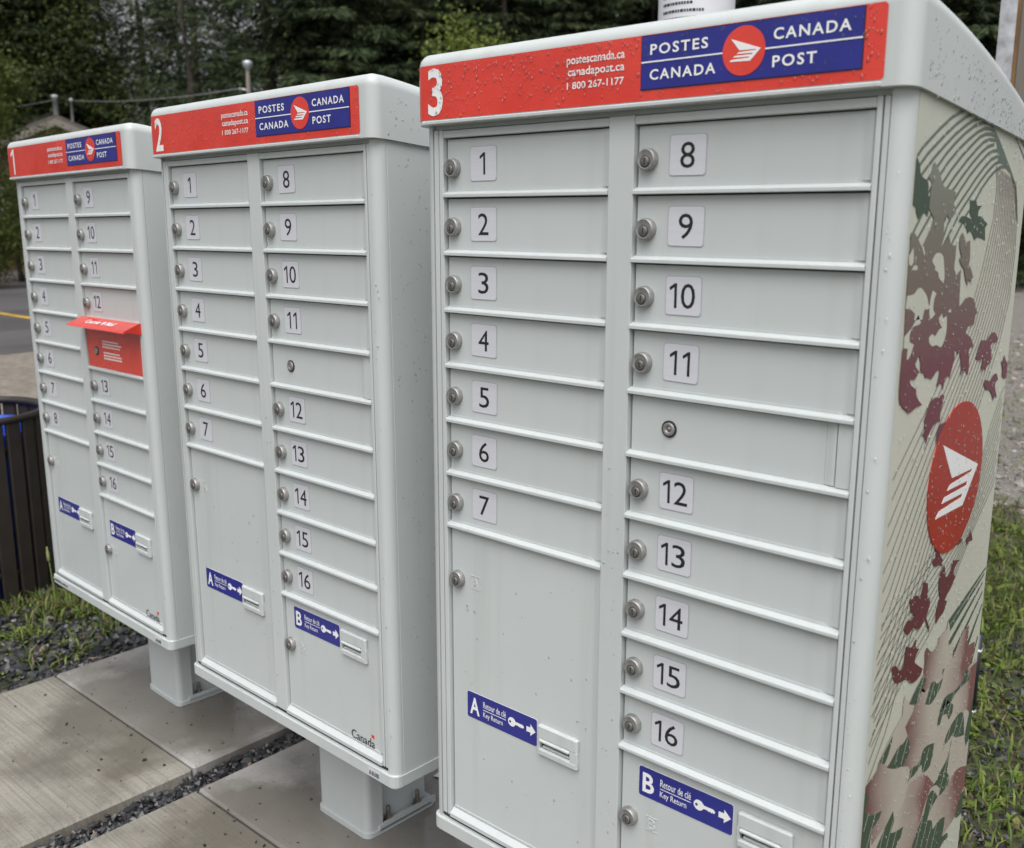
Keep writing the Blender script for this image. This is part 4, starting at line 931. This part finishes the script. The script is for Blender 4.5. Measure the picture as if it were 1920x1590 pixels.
# seed stalks in front of the bin
def stalk(x, y, h, lx, lab):
    rt = empty('grass_stalk', (x, y, -.105), label=lab, cat='grass', group='tall grass stalks by the bin')
    mb = MB(); pts = [(lx * t * t, 0, h * t) for t in np.linspace(0, 1, 6)]; mb.tube(pts, [.0032, .003, .0028, .0025, .002, .0015], 5); link('stem', mb.build('stem', simple('stalk_green', (.16, .22, .06), .6)), rt)
    mb = MB(); mb.lathe([(0, 0), (.006, .012), (.0065, .035), (.003, .06), (0, .068)], (lx * .82, 0, h * .88), (lx, 0, h), 6); link('seed_head', mb.build('seed_head', simple('seed_green', (.24, .27, .10), .7)), rt)
stalk(-2.60, .42, .22, -.03, 'tall green grass stalk with seed head before the slatted bin'); stalk(-2.66, .50, .30, -.05, 'tall green grass stalk with seed head before the slatted bin')
# scrap of paper
mb = MB(); mb.add([(0, 0, .002), (.05, .012, .004), (.045, .062, .012), (-.006, .05, .003), (.02, .03, .009)], [(0, 1, 4), (1, 2, 4), (2, 3, 4), (3, 0, 4)])
o = link('paper_scrap', mb.build('paper_scrap', simple('wet_paper', (.78, .78, .76), .6, var=.05), recalc=False), loc=(-.545, .47, .0015), label='small white paper scrap lying on the wet concrete', cat='paper')

# ------------------------------------------------------------------ slatted bin
bx, by, bz = -3.075, .33, -.104; BH = .735
rt = empty('litter_bin', (bx, by, bz), label='round litter bin of dark brown slats with a blue liner', cat='bin')
BR = simple('dark_brown_slat', (.022, .017, .014), .55, var=.3, scale=10); BL = simple('blue_liner', (.012, .06, .42), .4, var=.15)
mb = MB(); mb.box(-.0292, .0292, -.009, .009, .02, BH, .004); slat_me = mb.build('slat', BR)
for i in range(26):
    a = 2 * math.pi * i / 26; o = link('slat', slat_me, rt, (.292 * math.cos(a), .292 * math.sin(a), 0)); o.rotation_euler = (0, 0, a + math.pi / 2)
mb = MB(); mb.lathe([(.302, BH - .012), (.308, BH - .006), (.308, BH + .012), (.298, BH + .016), (.276, BH + .012), (.274, BH - .012), (.302, BH - .012)], (0, 0, 0), (0, 0, 1), 40); link('rim', mb.build('rim', BR), rt)
mb = MB(); mb.lathe([(0, .03), (.262, .03), (.272, BH - .10), (.274, BH - .06), (.266, BH - .06), (.258, BH - .10), (.250, .05), (0, .05)], (0, 0, 0), (0, 0, 1), 36); link('liner', mb.build('liner', BL), rt)
for z in (.12, BH - .12):
    mb = MB(); mb.lathe([(.274, z - .018), (.282, z - .018), (.282, z + .018), (.274, z + .018), (.274, z - .018)], (0, 0, 0), (0, 0, 1), 36); link('hoop', mb.build('hoop', BR), rt)
mb = MB(); mb.lathe([(0, 0), (.27, 0), (.27, .03), (0, .03)], (0, 0, 0), (0, 0, 1), 30); link('base', mb.build('base', BR), rt)

# ------------------------------------------------------------------ poles and posts
def wood(name, c):
    m, nt, b = nmat(name); f = noise(nt, 18, 6, .65, stretch=(1, 1, .06)); nt.links.new(ramp(nt, f, [(.3, tuple(x * .5 for x in c)), (.65, tuple(x * 1.3 for x in c))]), b.inputs['Base Color'])
    b.inputs['Roughness'].default_value = .8; bump(nt, b, f, .6, .008); return m
WOOD = wood('weathered_wood', (.15, .135, .115))
px, py = -.77, 1.94
rt = empty('utility_pole', (px, py, -.11), label='weathered wooden pole wrapped with a white printed notice behind cabinet 3', cat='pole')
mb = MB(); mb.lathe([(0, 0), (.128, 0), (.118, 6.5), (0, 6.52)], (0, 0, 0), (0, 0, 1), 28); link('shaft', mb.build('shaft', WOOD), rt)
ang = math.atan2(-1.1155 - py, 1.1433 - px); rr = .1265
mb = MB(); v = []; f = []
for i in range(25):
    a = ang - 1.75 + 3.5 * i / 24; v += [(rr * math.cos(a), rr * math.sin(a), 1.72), (rr * math.cos(a), rr * math.sin(a), 2.42)]
    if i: f.append([2 * i - 2, 2 * i, 2 * i + 1, 2 * i - 1])
mb.add(v, f, 0, True); ntc = link('notice', mb.build('notice', simple('notice_paper', (.66, .67, .72), .6, var=.04), recalc=False), rt)
mb = MB(); r = random.Random(3)
for k in range(26):
    z = 2.37 - k * .0235; a = ang - 1.0; e = ang + r.uniform(-.1, .75) - (1.0 if k % 6 == 5 else 0)
    while a < e:
        l = r.uniform(.03, .10); q = []
        for t in (a, a + l): q += [(math.cos(t) * (rr + .0008), math.sin(t) * (rr + .0008))]
        mb.add([(q[0][0], q[0][1], z), (q[1][0], q[1][1], z), (q[1][0], q[1][1], z + .0085), (q[0][0], q[0][1], z + .0085)], [(0, 1, 2, 3)]); a += l + .022
link('notice_lettering', mb.build('notice_lettering', MAT['black'], recalc=False), ntc)
rt = empty('sign_post', (.065, 2.75, -.11), label='wooden post with a galvanised steel channel fixed to its side', cat='post')
Mz = Matrix.Rotation(R(15), 4, 'Z')
mb = MB(); mb.box(-.048, .006, -.048, .048, 0, 3.1, .004); o = link('timber', mb.build('timber', WOOD), rt); o.rotation_euler = (0, 0, R(15))
mb = MB(); mb.box(-.112, -.060, -.050, -.046, .2, 3.2); mb.box(-.112, -.108, -.046, .0, .2, 3.2); mb.box(-.064, -.060, -.046, 0, .2, 3.2); o = link('steel_channel', mb.build('steel_channel', MAT['steel']), rt); o.rotation_euler = (0, 0, R(15))
mb = MB(); mb.box(-.060, -.048, -.044, .01, .2, 3.2); o = link('spacer_strip', mb.build('spacer_strip', simple('brown_rust', (.16, .085, .03), .8, var=.3)), rt); o.rotation_euler = (0, 0, R(15))
rt = empty('ground_stake', (.303, 1.95, -.112), label='short dark steel stake with white ties behind cabinet 3', cat='stake')
mb = MB(); mb.tube([(0, 0, 0), (.0, 0, .27)], .0115, 10); link('tube', mb.build('tube', simple('dark_steel', (.035, .04, .05), .4, .5)), rt)
for z in (.02, .22):
    mb = MB(); mb.lathe([(.0117, -.004), (.0132, -.004), (.0132, .004), (.0117, .004)], (0, 0, z), (.25, 0, 1), 10); link('tie', mb.build('tie', MAT['white']), rt)

# ------------------------------------------------------------------ far buildings, lamp pole, wires
def house(pos, yaw, w, d, h, rh, wallc, roofc, lab, pipes=()):
    rt = empty('house', Matrix.Translation(pos) @ Matrix.Rotation(yaw, 4, 'Z'), label=lab, cat='house')
    W = simple('house_wall', wallc, .8, var=.15, scale=3); RF = simple('roof_shingle', roofc, .85, var=.25, scale=6)
    mb = MB(); mb.prism([(-w / 2, 0), (w / 2, 0), (w / 2, h), (0, h + rh), (-w / 2, h)], 1, -d / 2, d / 2); link('wall', mb.build('wall', W), rt)
    ov = .5; t = .16; k = rh / (w / 2)
    mb = MB()
    for s in (1, -1): mb.prism([(0, h + rh + .02), (s * (w / 2 + ov), h - ov * k + .02), (s * (w / 2 + ov), h - ov * k + .02 + t), (0, h + rh + t + .02)], 1, -d / 2 - ov, d / 2 + ov)
    rf = link('roof', mb.build('roof', RF), rt)
    mb = MB()
    for s in (1, -1): mb.prism([(0, h + rh + .06), (s * (w / 2 + ov), h - ov * k + .06), (s * (w / 2 + ov), h - ov * k - .14), (0, h + rh - .14)], 1, -d / 2 - ov - .05, -d / 2 - ov)
    sub('barge_board', mb, simple('barge_board', (.20, .18, .15), .7), rf)
    for (x, z) in ((-w / 4, h * .55), (w / 4, h * .55)):
        mb = MB(); mb.box(x - .6, x + .6, -d / 2 - .05, -d / 2 + .02, z - .6, z + .6); wi = link('window', mb.build('window', MAT['white']), rt)
        mb = MB(); mb.box(x - .5, x + .5, -d / 2 - .06, -d / 2, z - .5, z + .5); sub('pane', mb, simple('window_glass', (.10, .13, .17), .08), wi)
    for (x, y, rad, z0, z1) in pipes:
        mb = MB(); mb.lathe([(rad, z0), (rad, z1), (rad * 1.25, z1), (rad * 1.25, z1 + .1), (0, z1 + .12)], (x, y, 0), (0, 0, 1), 12); sub('vent_pipe', mb, simple('pipe_white', (.36, .37, .38), .5), rf)
    return rt
G0 = -.11
house((-30.7, 13.55, G0), R(62), 4.4, 5, 3.2, .95, (.22, .12, .075), (.10, .09, .085), 'small cottage with a gabled roof and two pale vent pipes among trees', pipes=((.0, -2.6, .07, 4.0, 4.78), (.42, -2.6, .035, 3.9, 4.70)))
house((-45.5, 18.5, G0), R(62), 8, 7, 5.9, 1.6, (.30, .155, .07), (.09, .08, .075), 'brown house half hidden behind shrubs at the far lot edge')
lx, ly = -17.1, 11.18
rt = empty('lamp_pole', (lx, ly, G0), label='slim grey lamp pole with a flat round head before the forest', cat='lamp pole')
mb = MB(); mb.lathe([(.06, 0), (.042, 4.46), (0, 4.46)], (0, 0, 0), (0, 0, 1), 12); link('pole', mb.build('pole', WOOD), rt)
mb = MB(); mb.lathe([(.04, 4.42), (.085, 4.47), (.10, 4.52), (.10, 4.57), (.08, 4.60), (.0, 4.61)], (0, 0, 0), (0, 0, 1), 14); link('lamp_head', mb.build('lamp_head', MAT['steel']), rt)
mb = MB(); mb.tube([(0, 0, 4.02), (-.16, -.12, 4.06)], .025, 6); link('bracket', mb.build('bracket', MAT['steel']), rt)
def wire(a, c, sag, lab):
    mb = MB(); a, c = Vector(a), Vector(c); mb.tube([a.lerp(c, t) - Vector((0, 0, sag * 4 * t * (1 - t))) for t in np.linspace(0, 1, 12)], .009, 5)
    o = link('wire', mb.build('wire', simple('grey_wire', (.22, .22, .22), .5)), label=lab, cat='wire')
wire((lx - .16, ly - .12, G0 + 4.06), (-27.87, 12.38, 4.60), .12, 'grey wire strung from the lamp pole to the cottage roof'); wire((-27.98, 12.15, 4.60), (-41, 13.2, 5.1), .1, 'grey wire running on past the cottage toward the brown house')

# ------------------------------------------------------------------ rock wall at the far edge of the lot
ROCK = simple('boulder', (.12, .115, .11), .8, var=.5, scale=1.5, bscale=6, bstr=.8, bdist=.1)
r = np.random.default_rng(44)
for i in range(26):
    t = i / 25; x = -46.6 + 1.0 * t + r.normal(0, .25); y = 13.0 + 13 * t; s_ = r.uniform(.55, .95)
    bm = bmesh.new(); bmesh.ops.create_icosphere(bm, subdivisions=2, radius=1)
    for v in bm.verts: v.co = Vector((v.co.x * 1.0, v.co.y * .95, v.co.z * .8)) * (1 + r.uniform(-.16, .16)) * s_
    me = bpy.data.meshes.new('boulder'); bm.to_mesh(me); bm.free(); me.materials.append(ROCK)
    link('boulder', me, loc=(x, y, G0 + .35), label='grey boulder in the low rock wall along the parking lot', cat='boulder', group='boulders of the rock wall')

# ------------------------------------------------------------------ trees
LEAF = attr_mat('spruce_needles', .75, trans=.12, spec=.12); LEAF2 = attr_mat('broad_leaves', .6, trans=.3, spec=.25)
BARK = wood('bark', (.07, .055, .045))
def spruce_crown(H, seed, dens=1., base=.6, width=.20):
    r = np.random.default_rng(seed); V = []; C = []
    z = base
    P_, D_, S_, L_, K_ = [], [], [], [], []
    while z < H - .2:
        t = (z - base) / (H - base); L = (H * width) * (1 - t) ** .8 * r.uniform(.8, 1.12) + .15
        nb = int(5 + 3 * (1 - t))
        for k in range(nb):
            a = r.uniform(0, 6.283); l = L * r.uniform(.65, 1.1); n = max(4, int(l * 30 * dens))
            u = np.linspace(.10, 1, n); droop = -.10 * l * u - .16 * l * u ** 2 + .10 * l * u ** 3
            bx = np.cos(a) * l * u; by = np.sin(a) * l * u; bz = z + droop
            col = r.uniform(.7, 1.35)
            for rep in range(4):
                sd = r.choice([-1, 1], n); fan = (.30 * (1 - u) + .16) * l * r.uniform(.2, 1.0, n)
                px_ = bx - np.sin(a) * sd * fan * .8 + np.cos(a) * fan * .35; py_ = by + np.cos(a) * sd * fan * .8 + np.sin(a) * fan * .35
                pz = bz - r.uniform(0, .16, n) - .12 * fan
                d = np.stack([np.cos(a) * .6 - np.sin(a) * sd * .8, np.sin(a) * .6 + np.cos(a) * sd * .8, r.uniform(-1.0, -.1, n)], -1) + r.normal(0, .20, (n, 3))
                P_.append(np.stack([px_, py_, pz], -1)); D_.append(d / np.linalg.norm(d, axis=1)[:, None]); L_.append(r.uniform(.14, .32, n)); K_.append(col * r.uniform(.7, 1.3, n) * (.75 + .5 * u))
        z += r.uniform(.20, .34)
    p = np.concatenate(P_); d = np.concatenate(D_); l = np.concatenate(L_); k = np.concatenate(K_); n = len(p)
    s = np.cross(d, r.normal(0, 1, (n, 3))); s /= np.linalg.norm(s, axis=1)[:, None]; s = s * (l * r.uniform(.055, .11, n))[:, None]; e = d * l[:, None]
    V = np.stack([p - s * .5, p + e * .55 - s, p + e, p + e * .5 + s], 1).reshape(-1, 3); F = np.arange(4)[None] + 4 * np.arange(n)[:, None]
    hue = np.random.default_rng(seed + 1).uniform(0, 1, (n, 1))
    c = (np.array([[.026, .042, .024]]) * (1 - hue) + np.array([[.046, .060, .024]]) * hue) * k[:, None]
    return fast_mesh('crown', V, F, LEAF, c)
def trunk_mesh(H, r0, seed, limbs=0):
    r = np.random.default_rng(seed); mb = MB(); n = 9
    pts = [(r.normal(0, .03) * i, r.normal(0, .03) * i, H * i / (n - 1)) for i in range(n)]
    mb.tube(pts, [r0 * (1 - .93 * i / (n - 1)) for i in range(n)], 8)
    for i in range(limbs):
        z = H * r.uniform(.25, .85); a = r.uniform(0, 6.28); l = r.uniform(.25, .45) * H * .6
        mb.tube([(0, 0, z), (math.cos(a) * l * .5, math.sin(a) * l * .5, z + l * .35), (math.cos(a) * l, math.sin(a) * l, z + l * .55)], [r0 * .35, r0 * .2, r0 * .06], 5)
    return mb.build('trunk', BARK)
def leafy_crown(H, W, seed, n, size, c0, c1, zlo=.12, clumps=60):
    r = np.random.default_rng(seed)
    cz = r.uniform(zlo, 1, clumps); rad = W * np.sqrt(np.clip(1 - ((cz - .45) / .6) ** 2, .08, 1)) * r.uniform(.35, 1, clumps); a = r.uniform(0, 6.28, clumps)
    cc = np.stack([np.cos(a) * rad, np.sin(a) * rad, cz * H], -1); i = r.integers(0, clumps, n)
    p = cc[i] + r.normal(0, 1, (n, 3)) * (W * .20, W * .20, H * .045); p[:, 2] = np.clip(p[:, 2], .05, None)
    d = r.normal(0, 1, (n, 3)) - np.array([[0, 0, .35]]); d /= np.linalg.norm(d, axis=1)[:, None]; s = np.cross(d, r.normal(0, 1, (n, 3))); s /= np.linalg.norm(s, axis=1)[:, None]
    l = size * r.uniform(.6, 1.3, n)[:, None]
    V = np.stack([p, p + d * l * .5 + s * l * .32, p + d * l, p + d * l * .5 - s * l * .32], 1).reshape(-1, 3); F = np.arange(4)[None] + 4 * np.arange(n)[:, None]
    h = (r.uniform(.3, 1.0, clumps)[i] * r.uniform(.5, 1.2, n))[:, None]
    return fast_mesh('crown', V, F, LEAF2, np.array([c0]) * (1 - h) + np.array([c1]) * h)
CAMXY = (1.1433, -1.1155)
def polar(az, d): return (CAMXY[0] - math.sin(R(az)) * d, CAMXY[1] + math.cos(R(az)) * d)   # az: degrees left of +y
def tree(name, crown, trunk, loc, rz, sc, label, cat, group):
    rt = empty(name, Matrix.Translation((loc[0], loc[1], G0)) @ Matrix.Rotation(rz, 4, 'Z') @ Matrix.Scale(sc, 4), label=label, cat=cat, group=group)
    link('trunk', trunk, rt); link('crown', crown, rt); return rt
SPR = [(spruce_crown(H, 60 + i, dn, b_, w), trunk_mesh(H * .98, .19, 70 + i)) for i, (H, b_, w, dn) in enumerate(((17, .5, .17, 1.), (15, .8, .20, 1.), (19, 1.2, .15, 1.), (16, 2.2, .18, 1.), (18, 1.5, .17, .30), (16, 1.0, .19, .24)))]
r = np.random.default_rng(99)
rows = []
for d0, step, az0, az1 in ((33, 4.2, 30, 66), (39, 3.4, 14, 72), (46, 3.2, 12, 76), (24, 8.5, 10, 28), (54, 3.6, 10, 80)):
    az = az0
    while az < az1:
        rows.append((az + r.uniform(-.9, .9), d0 + r.uniform(-2.2, 2.2))); az += step
for az, d in rows:
    thin = 52 < az < 64.5                                  # a thinner stretch of forest where sky shows through
    if thin and r.random() < .40: continue
    i = r.integers(4, 6) if thin else r.integers(0, 4)
    tree('spruce_tree', *SPR[i], polar(az, d), r.uniform(0, 6.28), r.uniform(.8, 1.12), 'thin spruce with an open crown where the sky shows through' if thin else 'tall dark dense spruce in the forest edge behind the mailboxes', 'tree', 'thin spruces with sky between' if thin else 'spruces of the forest edge')
YG = (leafy_crown(4.6, .95, 81, 12000, .085, (.032, .048, .014), (.105, .13, .028), .1, 70), trunk_mesh(4.2, .07, 82, 7))
BSH = (leafy_crown(2.6, 1.5, 83, 8000, .13, (.04, .06, .016), (.12, .15, .035), .04), trunk_mesh(2.0, .05, 84, 6))
TAL = (leafy_crown(10, 2.0, 85, 20000, .13, (.03, .045, .015), (.10, .125, .03), .1, 90), trunk_mesh(9.5, .16, 86, 12))
MPL = (leafy_crown(5.6, 1.25, 87, 5200, .10, (.06, .09, .02), (.20, .25, .05), .35, 42), trunk_mesh(5.3, .08, 88, 12))
for az, d, sc, lab in ((67.8, 26.5, 1.06, 'young yellow green broadleaf tree in front of the brown house'), (69.6, 24.0, .86, 'young green broadleaf tree at the edge of the parking lot'), (65.9, 27.5, .74, 'low leafy young tree below the cottage roof'), (71.5, 31, 1.3, 'leafy young tree beside the brown house')):
    tree('young_tree', *YG, polar(az, d), az, sc, lab, 'tree', 'young broadleaf trees')
for az, d, sc, lab in ((64.8, 40, 1.15, 'tall bright green broadleaf tree among the spruces behind cabinet 1'), (73, 40, 1.1, 'tall leafy tree at the far corner of the lot')):
    tree('broadleaf_tree', *TAL, polar(az, d), az * 3, sc, lab, 'tree', 'broadleaf trees before the spruces')
for az, d, sc, lab in ((44.3, 21, .95, 'bright green maple in front of the dark spruces between cabinets 2 and 3'), (42.2, 24.5, .98, 'light green broadleaf tree beside cabinet 3 before the spruces')):
    tree('maple_tree', *MPL, polar(az, d), az * 3, sc, lab, 'tree', 'maples before the spruces')
for i in range(34):
    az = 12 + 66 * i / 33 + r.uniform(-1, 1); d = r.uniform(29, 44) if not (60 < az < 75) else r.uniform(46.5, 50)
    tree('shrub', *BSH, polar(az, d), r.uniform(0, 6.28), r.uniform(.8, 1.5), 'dense green shrub at the foot of the forest', 'shrub', 'shrubs at the foot of the forest')
